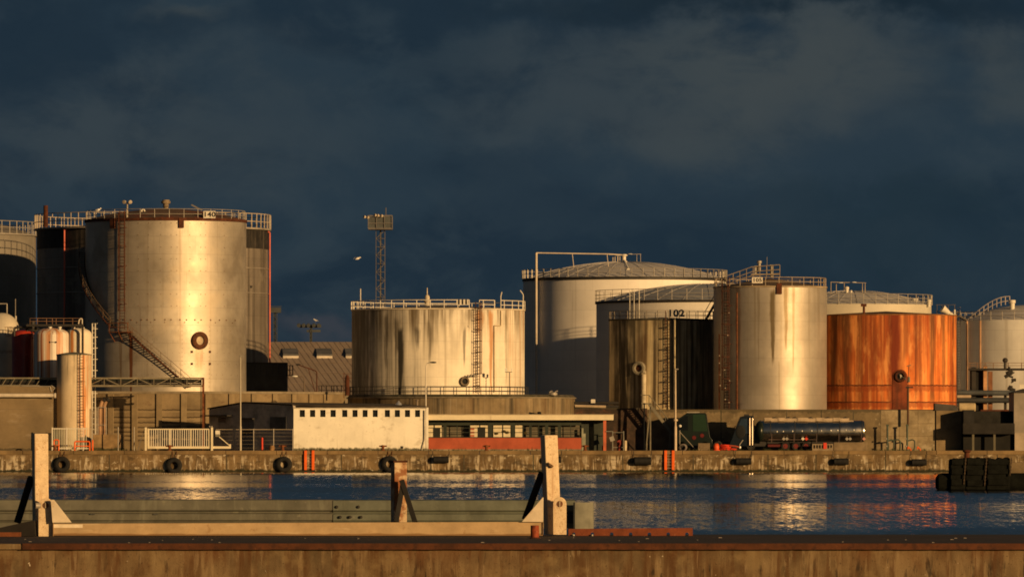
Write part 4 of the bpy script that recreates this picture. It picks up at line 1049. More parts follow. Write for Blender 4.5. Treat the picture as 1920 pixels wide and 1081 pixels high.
# twin gooseneck vent pipes in a frame, low block and thin posts
D = QD+8.5
vp = thing('vent_stack', 'pair of bent vent pipes held in a pale pipe frame behind the low block', 'vent pipes', (X(192,D),D,ZD))
for px, py in ((187,750),(194,752)):
    G().path([(X(px,D),D,ZD),(X(px+.5,D),D,Z(765,D)),(X(px+3.5,D),D,Z(754,D)),(X(px+9,D),D,Z(748,D))], .20, 10).build('vent_pipe', mat('pipe_rust_tan', (.32,.2,.12), .8, var=(.25,1)), vp)
    G().tube((X(px+7,D),D-.05,Z(749.5,D)),(X(px+11,D),D-.05,Z(747.5,D)),.30,10).build('hood', steel_dark, vp)
g = G()
for px in (180.5,184,199.5): g.tube((X(px,D),D-.5,ZD),(X(px,D),D-.5,Z(763,D)),.05,6)
for py in (763,796): g.bar((X(184,D),D-.5,Z(py,D)),(X(199.5,D),D-.5,Z(py,D)),.06,.07)
g.build('frame', galv, vp)
D = QD+6
solo(G().box(X(174,D),X(232,D),D,D+1.3,ZD-.1,Z(814,D)), 'low_block', mat('concrete_ochre', (.22,.15,.075), .9, var=(.25,1), lines=[(.1,.22,(.04,.04,.02),.9)]), 'low ochre concrete block before the bent vent pipes', 'concrete block', (X(203,D),D,ZD), bevel=.04)
D = QD+4
for px, y0, lb in ((173,770,'thin pale post standing beside the orange crash barrier'), (221.5,801,'thin white fence post in front of the low ochre block'), (251.5,801,'thin grey fence post in the shaded gap before the sliding gate')):
    solo(G().tube((X(px,D),D,ZD),(X(px,D),D,Z(y0,D)),.06,8).lathe([(.07,0),(.07,.05),(.001,.08)],(X(px,D),D,Z(y0,D)),8), 'fence_post', galv, lb, 'post', (X(px,D),D,ZD))

# picket panel and orange crash barriers
D = QD+4.4
pk = thing('picket_fence', 'pale upright-bar fence panel in front of the tan upright vessel', 'fence', (X(131,D),D,ZD))
g = G(); px = 99.0
while px < 165: g.box(X(px,D)-.035,X(px,D)+.035,D-.03,D+.03,ZD+.12,Z(801.5,D)); px += 3.15
g.build('bars', mat('paint_pale_green', (.48,.48,.38), .6, var=(.1,1)), pk)
g = G()
for py in (803,840): g.box(X(98,D),X(166,D),D-.04,D+.04,Z(py,D)-.05,Z(py,D)+.05)
for px in (98,125,156): g.box(X(px,D)-.06,X(px,D)+.06,D-.06,D+.06,ZD,Z(800.5,D))
g.build('frame', white_paint, pk)
D = QD+2.2
def barrier(px0, px1, ytop, lb, closed):
    r = thing('crash_barrier', lb, 'barrier', (X((px0+px1)/2,D),D,ZD), 'orange tube barriers on the quay')
    g = G(); a, b_ = X(px0,D), X(px1,D); zt_ = Z(ytop,D)
    g.path([(a,D,ZD),(a,D,zt_-.1),(a+.1,D,zt_),(b_-.1,D,zt_),(b_,D,zt_-.1),(b_,D,ZD)], .085, 8)
    if closed: g.bar((a,D,(zt_+ZD)/2),(b_,D,(zt_+ZD)/2),.1,.1)
    g.build('hoop', orange, r); return r
barrier(101,110,824,'narrow orange hoop barrier at the end of the upright-bar fence', True)
b2 = barrier(140,168,827,'wide orange hoop barrier before the tan upright vessel', True)
solo(G().tube((X(173.5,D),D,ZD),(X(173.5,D),D,Z(825,D)),.10,10).lathe([(.10,0),(.07,.06),(.001,.08)],(X(173.5,D),D,Z(825,D)),10), 'marker_post', orange, 'short orange marker post beside the wide orange hoop barrier', 'post', (X(173.5,D),D,ZD))

# sliding gate
D = QD+3.2
gt = thing('sliding_gate', 'long white sliding gate of upright bars between two gate posts', 'gate', (X(335,D),D,ZD))
g = G(); px = 279.5
while px < 391: g.box(X(px,D)-.045,X(px,D)+.045,D-.03,D+.03,Z(837,D),Z(804.5,D)); px += 4.15
g.build('bars', white_paint, gt)
g = G(); z0, z1 = Z(840,D), Z(804,D)
g.box(X(277,D),X(432,D),D-.08,D+.08,z0-.02,z0+.24); g.box(X(277,D),X(393,D),D-.05,D+.05,z1-.06,z1+.06)
for px in (278,318.5,358,392): g.box(X(px,D)-.07,X(px,D)+.07,D-.06,D+.06,z0,z1)
g.bar((X(411,D),D,Z(818,D)),(X(431,D),D,Z(835,D)),.08,.09); g.box(X(431,D)-.06,X(433,D),D-.06,D+.06,z0,Z(832,D))
g.build('frame', cream, gt)
for px, wx in ((273.5,.22),(397.5,.24)):
    G().box(X(px,D)-wx/2,X(px,D)+wx/2,D-.25,D-.09,ZD,Z(800.5,D)).build('gate_post', cream, gt, bevel=.01)
G().box(X(393.5,D)-.13,X(393.5,D)+.13,D+.1,D+.4,ZD,Z(802,D)).build('gate_post', steel_dark, gt)
g = G()
for px in (393,397): g.ball((X(px,D),D-.05,Z(799,D)),.09,.09,.1,8,6)
each(g,'guide_roller', galv, gt)
G().bar((X(258,D),D,ZD),(X(271,D),D,Z(804,D)),.07,.07).build('brace', mat('brace_grey', (.14,.13,.11), .7), gt)
solo(G().box(X(404,D),X(412.5,D),D-.15,D-.11,Z(818,D),Z(806.5,D)).box(X(408,D)-.03,X(408,D)+.03,D-.10,D-.05,Z(818.5,D),Z(806,D)), 'notice_board', plaster, 'blank white notice board on the end of the sliding gate', 'sign', (X(408,D),D,Z(818,D)))
# wire fence before the grey gable
D = QD+3.4
wf = thing('wire_fence', 'thin wire fence on slim posts in front of the grey gable wall', 'fence', (X(485,D),D,ZD))
g = G()
for px in (440,475.5,513,549): g.tube((X(px,D),D,ZD),(X(px,D),D,Z(803,D)),.05,6)
each(g,'post', galv, wf)
g = G(); g.bar((X(405,D),D,Z(804.5,D)),(X(549,D),D,Z(804.5,D)),.05,.06)
for k in range(5): g.bar((X(412,D),D,ZD+.3+k*.42),(X(549,D),D,ZD+.3+k*.42),.012,.012)
g.build('wire', mat('wire_tan', (.32,.27,.2), .6, .2), wf)
D = QD+3.0
solo(G().tube((X(491.5,D),D,ZD),(X(491.5,D),D,Z(821,D)),.115,12).lathe([(.115,0),(.09,.08),(.001,.1)],(X(491.5,D),D,Z(821,D)),12), 'hydrant_post', red_paint, 'bright red hydrant post in front of the shaded grey gable', 'hydrant', (X(491.5,D),D,ZD))
solo(G().lathe([(.001,0),(.3,0),(.34,.3),(.26,.55),(.001,.6)],(X(509.5,D),D,ZD),14), 'sack', mat('sack_ochre', (.22,.13,.06), .9, var=(.3,3)), 'small ochre sack at the foot of the wire fence', 'sack', (X(509.5,D),D,ZD))

# ---------------------------------------------------------------- shed right of the silver tank, its shade put in as black
D = t140.y+13
bs = thing('black_shed', 'black flat-roofed pump shed with roof railing beside the tallest silvery tank', 'shed', (X(500,D),D,ZD))
G().box(X(448,D),X(537,D),D,D+5,ZD,Z(681,D)).build('wall', mat('shed_black', (.06,.062,.06), .85, var=(.2,.6)), bs)  # black wall colour stands in for the cream tank's shadow
G().box(X(447,D),X(537.7,D),D-.15,D+5.1,Z(681,D)+.002,Z(679,D)).build('roof_edge', steel_dark, bs)
g = G()
for px in range(466,537,11): g.tube((X(px,D),D-.3,Z(702,D)),(X(px,D),D-.3,Z(681,D)),.04,5)
g.bar((X(460,D),D-.3,Z(683,D)),(X(536,D),D-.3,Z(683,D)),.06,.06); g.bar((X(460,D),D-.3,Z(702,D)),(X(536,D),D-.3,Z(702,D)),.07,.12)
g.build('front_rail', mat('rail_slate', (.05,.055,.06), .7), bs)
g = G(); g.box(X(537.5,D),X(549.5,D),D+.2,D+1.4,Z(704,D),Z(702.5,D))
for px in (538.5,543,548.5):
    for dy in (.25,1.35): g.tube((X(px,D),D+dy,Z(703,D)),(X(px,D),D+dy,Z(684,D)),.045,5)
for py in (684.5,693):
    for dy in (.25,1.35): g.bar((X(538,D),D+dy,Z(py,D)),(X(549,D),D+dy,Z(py,D)),.05,.05)
g.build('balcony', steel_dark, bs)
# ---------------------------------------------------------------- far background
D = 1010.0
fw = thing('pitched_warehouse', 'distant brown pitched-roof warehouse with three roof skylights', 'warehouse', (X(580,D),D,ZD))
rx0, rx1, zr, ze = X(470,D), X(760,D), Z(640.5,D), Z(741,D)
mroof = mat('roof_sheets_brown', (.225,.18,.145), .85, var=(.08,.15), bump=((.9,.08,.08),.25,.08), streaks=[((.13,.10,.08),.25,.3,.5,.75,.5)])
RUN = 17.0
g = G().prism([(rx0,D-RUN,ze),(rx0,D,zr),(rx0,D+RUN,ze)], (rx1-rx0,0,0)); g.build('roof', mroof, fw)
G().box(rx0+.3,rx1-.3,D-RUN+.3,D+RUN-.3,ZD,ze-.01).build('wall', conc, fw)
rg = G()
for k in range(1,5): 
    t = k/5; rg.bar((rx0,D-RUN*t,zr+(ze-zr)*t+.015),(rx1,D-RUN*t,zr+(ze-zr)*t+.015),.14,.03)
for k in range(34):
    xa_ = rx0-6+k*(rx1-rx0+6)/33; ta, tb = 0.0, 1.0
    xb_ = xa_+6.0
    if xa_ < rx0: ta = (rx0-xa_)/6.0
    if xb_ > rx1: tb = (rx1-xa_)/6.0
    if tb-ta > .1: rg.bar((xa_+6*ta,D-RUN*ta,zr+(ze-zr)*ta+.02),(xa_+6*tb,D-RUN*tb,zr+(ze-zr)*tb+.02),.13,.03)
each(rg,'roof_seam', mat('roof_seam_brown', (.195,.155,.125), .85), fw)
for px in (542,605,659):
    t0, t1 = .14, .30
    def rp(px_, t, up=0): return (X(px_,D), D-RUN*t, zr+(ze-zr)*t+up)
    g = G()
    g.hexa([rp(px-12,t0,.0),rp(px+17,t0,.0),rp(px+20,t1,-.2),rp(px-9,t1,-.2),rp(px-12,t0,.12),rp(px+17,t0,.12),rp(px+20,t1,.50),rp(px-9,t1,.50)])
    s_ = g.build('skylight', mat('skylight_slate', (.10,.10,.10), .5), fw)
    g = G().hexa([rp(px-9,t1+.004,-.2),rp(px+20,t1+.004,-.2),rp(px+20,t1+.012,-.2),rp(px-9,t1+.012,-.2),rp(px-9,t1+.004,.30),rp(px+20,t1+.004,.30),rp(px+20,t1+.012,.30),rp(px-9,t1+.012,.30)])
    g.build('front_panel', mat('skylight_front', (.55,.50,.42), .6), s_)

def lattice(px, wpx, ybase, ytop, D, label, mast_m, head):
    r = thing('lattice_tower', label, 'tower', (X(px,D),D,ZD), 'lattice towers beyond the tanks')
    h = L(wpx,D)/2; x = X(px,D); zt_ = Z(ytop,D); g = G()
    for sx in (-1,1):
        for sy in (-1,1): g.bar((x+sx*h,D+sy*h,ZD),(x+sx*h,D+sy*h,zt_),.075,.075)
    z = ZD; st = 2*h*.95; k = 0
    while z < zt_-st*.5:
        z2 = min(z+st,zt_)
        for sy in (-1,1):
            s_ = 1 if k % 2 else -1
            g.bar((x-s_*h,D+sy*h,z),(x+s_*h,D+sy*h,z2),.06,.06); g.bar((x-h,D+sy*h,z2),(x+h,D+sy*h,z2),.05,.05)
            g.bar((x+sy*h,D-s_*h,z),(x+sy*h,D+s_*h,z2),.06,.06)
        z = z2; k += 1
    g.tube((x,D,ZD),(x,D,zt_),.16,6)
    g.build('mast', mast_m, r)
    head(r, x, D, zt_); return r
tw = mat('tower_steel', (.13,.125,.125), .7, .2, var=(.15,.5)); tw2 = mat('tower_steel_far', (.05,.058,.065), .8, var=(.15,.5))
def head1(r, x, D, zt_):
    z1 = Z(407,D)
    g = G(); x0, x1 = X(691,D), X(735.5,D)
    g.box(x0,x1,D-1.8,D+1.8,zt_-.15,zt_+.15)
    for xx in (x0,X(706,D),X(721,D),x1):
        for yy in (D-1.8,D+1.8): g.bar((xx,yy,zt_),(xx,yy,z1+.2),.12,.12)
    for zz in (zt_+.8,z1+.2):
        for yy in (D-1.8,D+1.8): g.bar((x0,yy,zz),(x1,yy,zz),.10,.12)
        for xx in (x0,x1): g.bar((xx,D-1.8,zz),(xx,D+1.8,zz),.10,.12)
    g.build('platform', tw, r)
    G().box(x0+.1,x1-.1,D-1.7,D-1.62,zt_+.1,z1).build('mesh_panel', mat('mesh_panel_grey', (.075,.085,.09), .8), r)
    g = G()
    for px, py in ((688,408),(694,409),(708,405),(713,405.5),(720,406)): g.lathe([(.08,0),(.2,.15),(.26,.4),(.001,.42)],(X(px,D)-.1,D-1.9,Z(py,D)),8,(-.8,-.5,.2))
    g.tube((X(684,D),D-1.5,Z(408,D)),(X(700,D),D-1.5,Z(410,D)),.12,6)
    g.build('floodlight', mat('lamp_tan', (.42,.37,.30), .5), r)
    G().tube((X(723.5,D),D,z1),(X(723.5,D),D,Z(389,D)),.07,6).build('antenna', tw, r)
lattice(713.5, 16.5, 560, 429, 1060.0, 'tall lattice floodlight tower with a railed top platform behind the cream tank', tw, head1)
def head2(r, x, D, zt_):
    g = G(); g.bar((x-1.9,D,zt_),(x+1.7,D,zt_),.3,.5); g.bar((x-.7,D,zt_-.8),(x+1.6,D,zt_-.8),.25,.4)
    for k in (-2.0,-1.2,-.4,.5,1.3): g.lathe([(.12,0),(.3,.3),(.34,.6),(.001,.62)],(x+k,D-.2,zt_+.3),8,(0,-.8,-.3))
    g.build('lamp_bank', tw2, r)
lattice(583, 4, 640, 611, 1150.0, 'small distant floodlight mast with a lamp bank above the brown warehouse roof', tw2, head2)
def head3(r, x, D, zt_):
    G().box(x-1.0,x+1.0,D-.8,D+.8,zt_,zt_+.9).bar((x-1.1,D,zt_+1.1),(x+1.1,D,zt_+1.1),.1,.1).build('lamp_bank', tw2, r)
lattice(516, 7, 640, 586, 1200.0, 'faint distant lattice mast beside the pink pipe of the dull grey tank', tw2, head3)
gull(670, 487.5, 820.0, 'white gull flying in the dark sky beside the floodlight tower', wings=.42, k=.7)
gull(592, 603, 1149.0, 'white gull perched on the small distant floodlight mast', flip=-1)

# ---------------------------------------------------------------- white and grey warehouse
y1_, y2_, y0_ = QD+4.0, QD+5.4, QD+14.6
P1, P2, P0 = (X(550.5,y1_),y1_), (X(799.5,y2_),y2_), (X(392,y0_),y0_)
Lw = sqrt((P2[0]-P1[0])**2+(P2[1]-P1[1])**2); u = ((P2[0]-P1[0])/Lw,(P2[1]-P1[1])/Lw)
zw = Z(765,y1_); ws = Z(781,y1_); wt = Z(767.8,y1_)
wh = thing('plaster_warehouse', 'low warehouse with sunlit white wall of small square windows and shaded grey gable', 'warehouse', (P1[0],P1[1],ZD))
# front wall with real openings
wins = [(257,298),(337,378),(417,458),(497,538),(588,628),(668,708),(747,786),(826,865),(920,960),(998,1038),(1077,1117),(1156,1195)]
wu = [((500+a/4.156-550.5)/249*Lw, (500+b/4.156-550.5)/249*Lw) for a, b in wins]
g = G(); g.fbox(P1,u,0,Lw,-.35,0,ZD-.1,ws); g.fbox(P1,u,0,Lw,-.35,0,wt,zw)
e = 0
for a, b_ in wu+[(Lw,Lw)]:
    g.fbox(P1,u,e,a,-.35,0,ws,wt); e = b_
g.build('front_wall', plaster, wh)
for a, b_ in wu:
    f = G()
    f.fbox(P1,u,a,a+.05,-.24,-.16,ws,wt); f.fbox(P1,u,b_-.05,b_,-.24,-.16,ws,wt); f.fbox(P1,u,a+.05,b_-.05,-.24,-.16,ws,ws+.05); f.fbox(P1,u,a+.05,b_-.05,-.24,-.16,wt-.05,wt)
    o = f.build('window', frame_green, wh)
    G().fbox(P1,u,a+.05,b_-.05,-.215,-.19,ws+.05,wt-.05).build('pane', glass, o)
# capping, gable, roof
G().fbox(P1,u,-.08,Lw+.06,-.40,.07,zw,zw+.10).build('parapet_cap', mat('cap_grey', (.30,.27,.22), .9, var=(.2,1)), wh)
Lg = sqrt((P1[0]-P0[0])**2+(P1[1]-P0[1])**2); ug = ((P1[0]-P0[0])/Lg,(P1[1]-P0[1])/Lg); ng = (ug[1],-ug[0])
def gp(px, py, out=0):
    t = (px-392)/(550.5-392); yy = P0[1]+(P1[1]-P0[1])*t
    return (P0[0]+(P1[0]-P0[0])*t+ng[0]*out, yy+ng[1]*out, Z(py,yy))
back = (.9,1.0)
gl = [gp(392,860),gp(550.5,860),gp(550.5,765),gp(549,759.5),gp(500,757.5),gp(458,755),gp(392,767)]
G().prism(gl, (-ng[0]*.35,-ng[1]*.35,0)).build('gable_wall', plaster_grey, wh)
def gbox(px0, px1, py0, py1, n0, n1, G_):
    t0, t1 = (px0-392)/158.5*Lg, (px1-392)/158.5*Lg
    yy = P0[1]+(P1[1]-P0[1])*(px0-392)/158.5
    return G_.fbox(P0,ug,t0,t1,n0,n1,Z(py1,yy),Z(py0,yy))
gbox(385,436,777.5,780,0,.8,G()).build('awning', steel_dark, wh)
gbox(454,478,783,786,0,.35,G()).build('door_hood', steel_dark, wh)
d_ = gbox(455,477,786,842,0,.04,G()).build('door', mat('door_slate', (.12,.13,.14), .7, var=(.2,1)), wh)
gbox(456,475,807,813.5,.04,.06,G()).build('door_vent', steel_dark, d_)
gbox(507,537,781,806,0,.03,G()).build('shutter', mat('shutter_dark', (.09,.09,.085), .8, var=(.2,1)), wh)
gbox(410,424,782,791,0,.05,G()).build('blind_window', mat('boarded_brown', (.14,.11,.09), .8, var=(.2,2)), wh)
# low-pitched felt roof over both
ridge = gp(458,755,.12)
dx = u[0]*(Lw+.1)
r0, r1 = (ridge[0],ridge[1],ridge[2]+.02), (X(745,QD+13),QD+13.0,Z(758.5,QD+13))
e0, e1 = (P1[0]-u[1]*-.0, P1[1]+.02, Z(761,y1_)), (P2[0],P2[1]+.02,zw+.12)
l0 = gp(390,766.5,.12)
c0 = gp(549.5,759.3,.12)
rf = G(); th = (0,0,.12)
rf.prism([r0,c0,(P1[0]+.2,P1[1]+.35,Z(760.5,y1_)),(P2[0],P2[1]+.3,zw+.14),r1], th)
rf.prism([l0,r0,r1,(X(560,QD+13.4),QD+13.4,Z(768,QD+13))], th)
rf.build('roof', felt, wh, smooth=0)
G().lathe([(.45,-.1),(.42,.12),(.30,.36),(.12,.5),(.06,.62),(.001,.64)],(X(747.5,QD+9),QD+9,Z(761.5,QD+9)),20).build('roof_vent', mat('vent_bright_metal', (.62,.64,.66), .3, .7, var=(.05,1)), wh)
G().tube((X(782,QD+9),QD+9,Z(766,QD+9)),(X(782,QD+9),QD+9,Z(750,QD+9)),.13,10).lathe([(.13,0),(.2,.03),(.2,.12),(.001,.2)],(X(782,QD+9),QD+9,Z(751,QD+9)),10).build('flue', mat('flue_brown', (.16,.13,.1), .7), wh)
g = G(); p = (P2[0]-u[0]*.22,P2[1]-u[1]*.22)
g.path([(p[0],p[1]-.12,zw-.2),(p[0],p[1]-.12,ZD+1.2),(p[0]-.25,p[1]-.12,ZD+.4),(p[0]-.3,p[1]-.12,ZD)], .07, 8)
g.build('downpipe', mat('pipe_grey_old', (.34,.31,.27), .6, var=(.2,1)), wh)
G().fbox(P1,u,(752-550.5)/249*Lw,(756-550.5)/249*Lw,0,.12,ZD+.25,ZD+.5).build('vent_box', steel_dark, wh)
G().fbox(P1,u,Lw-.05,Lw+.22,-.4,.05,ZD,zw+.1).build('corner_pier', plaster, wh)

# ---------------------------------------------------------------- brick canteen with a flat canopy
D = QD+7.3
x0, x1 = X(801.5,D), X(1090,D); xr = X(1150,D)
bb = thing('brick_office', 'low red brick office with green windows under a long cream flat canopy roof', 'office building', (x0,D,ZD))
zs_, zc = Z(819,D), Z(787.5,D)
G().box(x0,x1,D,D+.3,ZD-.05,zs_-.06).build('brick_wall', brick_red, bb)
G().box(x0-.02,x1+.05,D-.06,D+.36,zs_-.06,zs_+.03).build('sill', mat('sill_dark', (.03,.03,.025), .8), bb)
G().box(x0-.05,x1,D-.05,D,ZD-.05,ZD+.16).build('plinth', conc, bb)
rf = G().box(x0-.03,xr,D-1.3,D+4.2,Z(787,D-1.3),Z(777.2,D-1.3)); rf.build('canopy_roof', cream, bb, bevel=.03)
G().box(x0,xr+.06,D-1.36,D+4.2,Z(777.2,D-1.3)+.003,Z(776.4,D-1.3)+.02).build('roof_flashing', mat('flashing_tan', (.42,.36,.26), .7, var=(.2,1)), bb)
G().box(x0,x1,D+.02,D+.24,zc-.55,Z(787,D)).build('lintel', frame_green, bb)
# piers and mullions
pr = G()
for a, b_ in ((831.5,837.5),(914.5,923),(958.5,965),(992,997),(1022,1028),(1046,1052)): pr.box(X(a,D),X(b_,D),D+.02,D+.22,zs_+.03,zc-.55)
each(pr,'pier', frame_green, bb)
for px in (838.5,857,880,990,1010,1040,1066): pass
mu = G()
for px in (814.5,857,880.5,900,943,981,1010,1070): mu.box(X(px,D)-.045,X(px,D)+.045,D-.04,D+.015,zs_+.03,zc-.5)
for py in (801.5,810): mu.box(x0,x1,D-.03,D+.01,Z(py,D)-.035,Z(py,D)+.035)
mu.build('mullion', frame_green, bb)
# room behind: lit cream blinds close to the glass, dark openings
rm = G()
for a, b_, t, bt in ((802,828,794.5,818.5),(882,915,794.5,818.5),(925,957,795,818.5),(966,981,795,818.5)):
    rm.box(X(a,D),X(b_,D),D+.02,D+.045,Z(bt,D),Z(t,D))
each(rm,'blind', curtain, bb)
dk = G()
for a, b_, t in ((813,825.5,801),(896.5,910,800)): dk.box(X(a,D),X(b_,D),D-.06,D-.005,zs_+.03,Z(t,D))
each(dk,'open_casement', mat('casement_dark', (.012,.014,.012), .6), bb)
sh = G()
for k in range(3): sh.box(X(882,D),X(889.5,D),D-.02,D+.005,Z(802+k*6.2+3.6,D),Z(802+k*6.2,D))
each(sh,'notice', mat('notice_red', (.42,.14,.08), .8), bb)
pt = G()
for px, py in ((945,808),(951,810),(931,812),(985,811)): pt.ball((X(px,D),D-.06,Z(py,D)),.22,.05,.15,8,6)
each(pt,'pot_plant', mat('plant_dark', (.05,.04,.012), .9, var=(.4,5)), bb)
G().box(x0,x1,D+.9,D+1.0,ZD,zc).build('inner_wall', mat('room_dim', (.14,.125,.09), .9, var=(.2,.4)), bb)
G().box(x0,x1,D+.2,D+3.5,ZD-.02,ZD+.1).build('floor_slab', conc, bb)
# doorway bay under the canopy
db = thing
G().box(X(1090,D)+.01,X(1136,D),D+.7,D+.8,ZD,zc+.02).build('door_bay', mat('bay_dark_green', (.03,.038,.03), .7, var=(.2,.6)), bb)  # shade under the canopy put into the dark bay colour
g = G(); g.box(X(1091,D)-.02,X(1094,D),D+.02,D+.2,ZD,Z(802,D)); g.box(X(1093,D),X(1098,D),D+.1,D+.18,ZD+.3,Z(812,D)); g.build('door_frame', mat('frame_pale_green', (.24,.25,.19), .7, var=(.2,1)), bb)
G().box(X(1107,D),X(1114,D),D+.62,D+.69,ZD+.1,Z(800,D)).build('door', mat('door_olive', (.09,.085,.05), .7), bb)
G().box(X(1131,D),X(1136.5,D),D-1.0,D-.75,ZD,Z(787,D-1)).build('canopy_post', mat('post_orange_red', (.46,.12,.06), .7, var=(.15,1)), bb)

# ---------------------------------------------------------------- round bund of the cream tank
cx_, cy_ = X(865,806.0), 806.0; cR = L(213,806.0)
rb_ = thing('round_bund', 'round stained concrete bund under the cream tank, moss along its lip', 'bund wall', (cx_,cy_,ZD))
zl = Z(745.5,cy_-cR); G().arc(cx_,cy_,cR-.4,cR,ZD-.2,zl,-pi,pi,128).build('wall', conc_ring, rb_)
G().arc(cx_,cy_,cR-.5,cR+.16,zl+.002,zl+.12,-pi,pi,128).build('lip', conc, rb_)
G().lathe([(cR+.05,zl+.12),(cR-.2,zl+.42),(t111.R+1.2,zbase111-.15),(.001,zbase111-.12)],(cx_,cy_,0),128).build('top_bank', conc_dark, rb_)
g = G()
for px in (1030,1040): g.path([(X(px,cy_-8),cy_-8,Z(742,cy_)),(X(px+1,cy_-8),cy_-8,Z(735,cy_)),(X(px+6,cy_-8),cy_-8,Z(733,cy_))], .08, 6)
g.lathe([(.5,0),(.5,.25),(.2,.35),(.001,.36)],(X(1037,cy_-8),cy_-8,Z(741,cy_)),12); g.build('hatch', galv, rb_)
# equipment between the ring and the dark brick: low pipework
D = 790.0
pw = thing('pipework', 'low tangle of dark pipes with a white valve between round bund and sooty brick wall', 'pipes', (X(1105,D),D,ZD))
g = G()
for py, r in ((755,.16),(762,.2),(770,.22)): g.tube((X(1076,D),D,Z(py,D)),(X(1160,D),D,Z(py,D)),r,10)
each(g,'pipe', steel_dark, pw)
G().tube((X(1078,D-.3),D-.3,Z(760.5,D)),(X(1136,D-.3),D-.3,Z(762,D)),.16,10).build('pipe', mat('pipe_tan_short', (.40,.32,.22), .6), pw)
G().box(X(1108,D),X(1116,D),D-.4,D,Z(755,D),Z(748,D)).build('valve', white_paint, pw)
# rusty capped stack and thin lamp left of the cream tank
D = cy_-cR+1.5
sk = thing('rusty_stack', 'short rusty stack at the shaded end of the round bund', 'stack', (X(651,D),D,zl))
G().lathe([(.26,0),(.26,1.9),(.20,2.2),(.10,2.35),(.001,2.36)],(X(651,D),D,zl+.3),16).build('stack', rust_dark, sk)
g = G()
for py in (700,708): g.bar((X(641,D),D,Z(py,D)),(X(660,D),D,Z(py,D)),.05,.05)
g.tube((X(645,D),D,zl),(X(645,D),D,Z(698,D)),.04,5); g.build('bracket', rust_dark, sk)
rl = G(); D = 806.0
for px in (598,603,612,622,626,632,640,648): rl.tube((X(px,D),D,Z(742,D)),(X(px,D),D,Z(722,D)),.045,5)
for py in (722.5,731): rl.bar((X(598,D),D,Z(py,D)),(X(650,D),D,Z(py,D)),.06,.06)
solo(rl, 'walkway_railing', mat('rail_dark_brown', (.05,.035,.025), .8), 'short dark railing along the bund top before the brown warehouse', 'railing', (X(620,D),D,Z(742,D)))

# lamp posts
def lamp(px, ytop, D, label, zbase, m, arm=None, r=.075, collar=None):
    x = X(px,D); o = thing('lamp_post', label, 'lamp post', (x,D,zbase))
    zt_ = Z(ytop,D)
    G().lathe([(r*1.6,zbase),(r*1.6,zbase+min(2.6,(zt_-zbase)*.35)),(r*1.1,zbase+min(2.75,(zt_-zbase)*.37)),(r*.75,zt_)],(x,D,0),12).build('pole', m, o)
    if collar: G().lathe([(r*1.2,-.12),(.26,-.10),(.26,.10),(r*1.2,.12)],(x,D,Z(collar,D)),12).build('collar', m, o)
    if arm:
        pts = [(X(px+a,D),D-.1*i,Z(ytop+b_,D)) for i, (a, b_) in enumerate(arm)]
        G().path([(x,D,zt_)]+pts, .05, 6).build('arm', m, o)
        p = pts[-1]; s_ = 1 if arm[-1][0] > 0 else -1
        G().ball((p[0]+s_*.22,p[1],p[2]),.38,.14,.10,10,6).build('lamp_head', steel_dark if arm[-1][0] > 0 else lamp_glass, o)
    else:
        G().lathe([(.001,-.06),(.12,-.05),(.13,.04),(.001,.07)],(x,D-.08,zt_+.04),10).tube((x-.1,D-.1,zt_),(x+.34,D-.1,zt_+.03),.07,6).build('lamp_head', galv, o)
    return o
pm = mat('pole_galv_tan', (.40,.37,.30), .55, .2, var=(.1,1))
lamp(451, 667.5, QD+2.6, 'plain grey lamp post in front of the grey gable', ZD, pm)
lamp(798.5, 685, QD+6.0, 'pale lamp post with a short bent arm at the corner of the white wall', ZD, mat('pole_white', (.55,.52,.46), .5, .1, var=(.05,1)), [(2,-4),(7,-6),(10,-6)])
lamp(1266.5, 692, QD+2.4, 'tapering pale lamp post with a collar before the metal stair', ZD, mat('pole_tan', (.48,.40,.30), .6, .1, var=(.1,1)), None, .10, 787)
D = 806.0
lamp(570.5, 712, D, 'thin curved street lamp with a white head before the warehouse roof', Z(745,D), mat('pole_brown', (.13,.10,.075), .7), [(-1,-4),(-5,-7),(-14,-7)])
gl_ = thing('gantry_lamp', 'dark braced pole with a long slanting arm before the warehouse roof', 'lamp post', (X(594,D),D,Z(742,D)))
G().path([(X(594,D),D,Z(742,D)),(X(594,D),D,Z(697,D)),(X(590,D),D,Z(694,D)),(X(558,D),D,Z(683,D))], .07, 6).build('pole', rust_dark, gl_)
G().tube((X(592,D),D,Z(738,D)),(X(578,D),D,Z(690,D)),.04,5).build('brace', rust_dark, gl_)
G().ball((X(559,D),D,Z(683,D)),.3,.12,.1,8,6).build('lamp_head', steel_dark, gl_)
# twin spotlights before the cream tank
D = t111.y-t111.R-1.2
for px, ytop, lb, n in ((955.5,697,'thin pole with two square spotlights before the cream tank','a'),):
    sp_ = thing('spotlight_pole', lb, 'spotlight', (X(px,D),D,zbase111-.2))
    g = G().tube((X(px,D),D,zbase111-.2),(X(px,D),D,Z(ytop,D)),.05,6); g.bar((X(px-8,D),D,Z(ytop,D)),(X(px+4,D),D,Z(ytop,D)),.05,.06)
    for k in (-8,4): g.tube((X(px+k,D),D,Z(ytop,D)),(X(px+k,D),D,Z(ytop-6,D)),.035,5)
    g.build('pole', steel_dark, sp_)
    G().box(X(px-9,D),X(px-5,D),D-.15,D+.1,Z(ytop-1,D),Z(ytop-7.5,D)).build('spotlight', lamp_glass, sp_)
    G().box(X(px+3,D),X(px+5,D),D-.1,D+.15,Z(ytop-1,D),Z(ytop-7,D)).build('spotlight', lamp_glass, sp_)
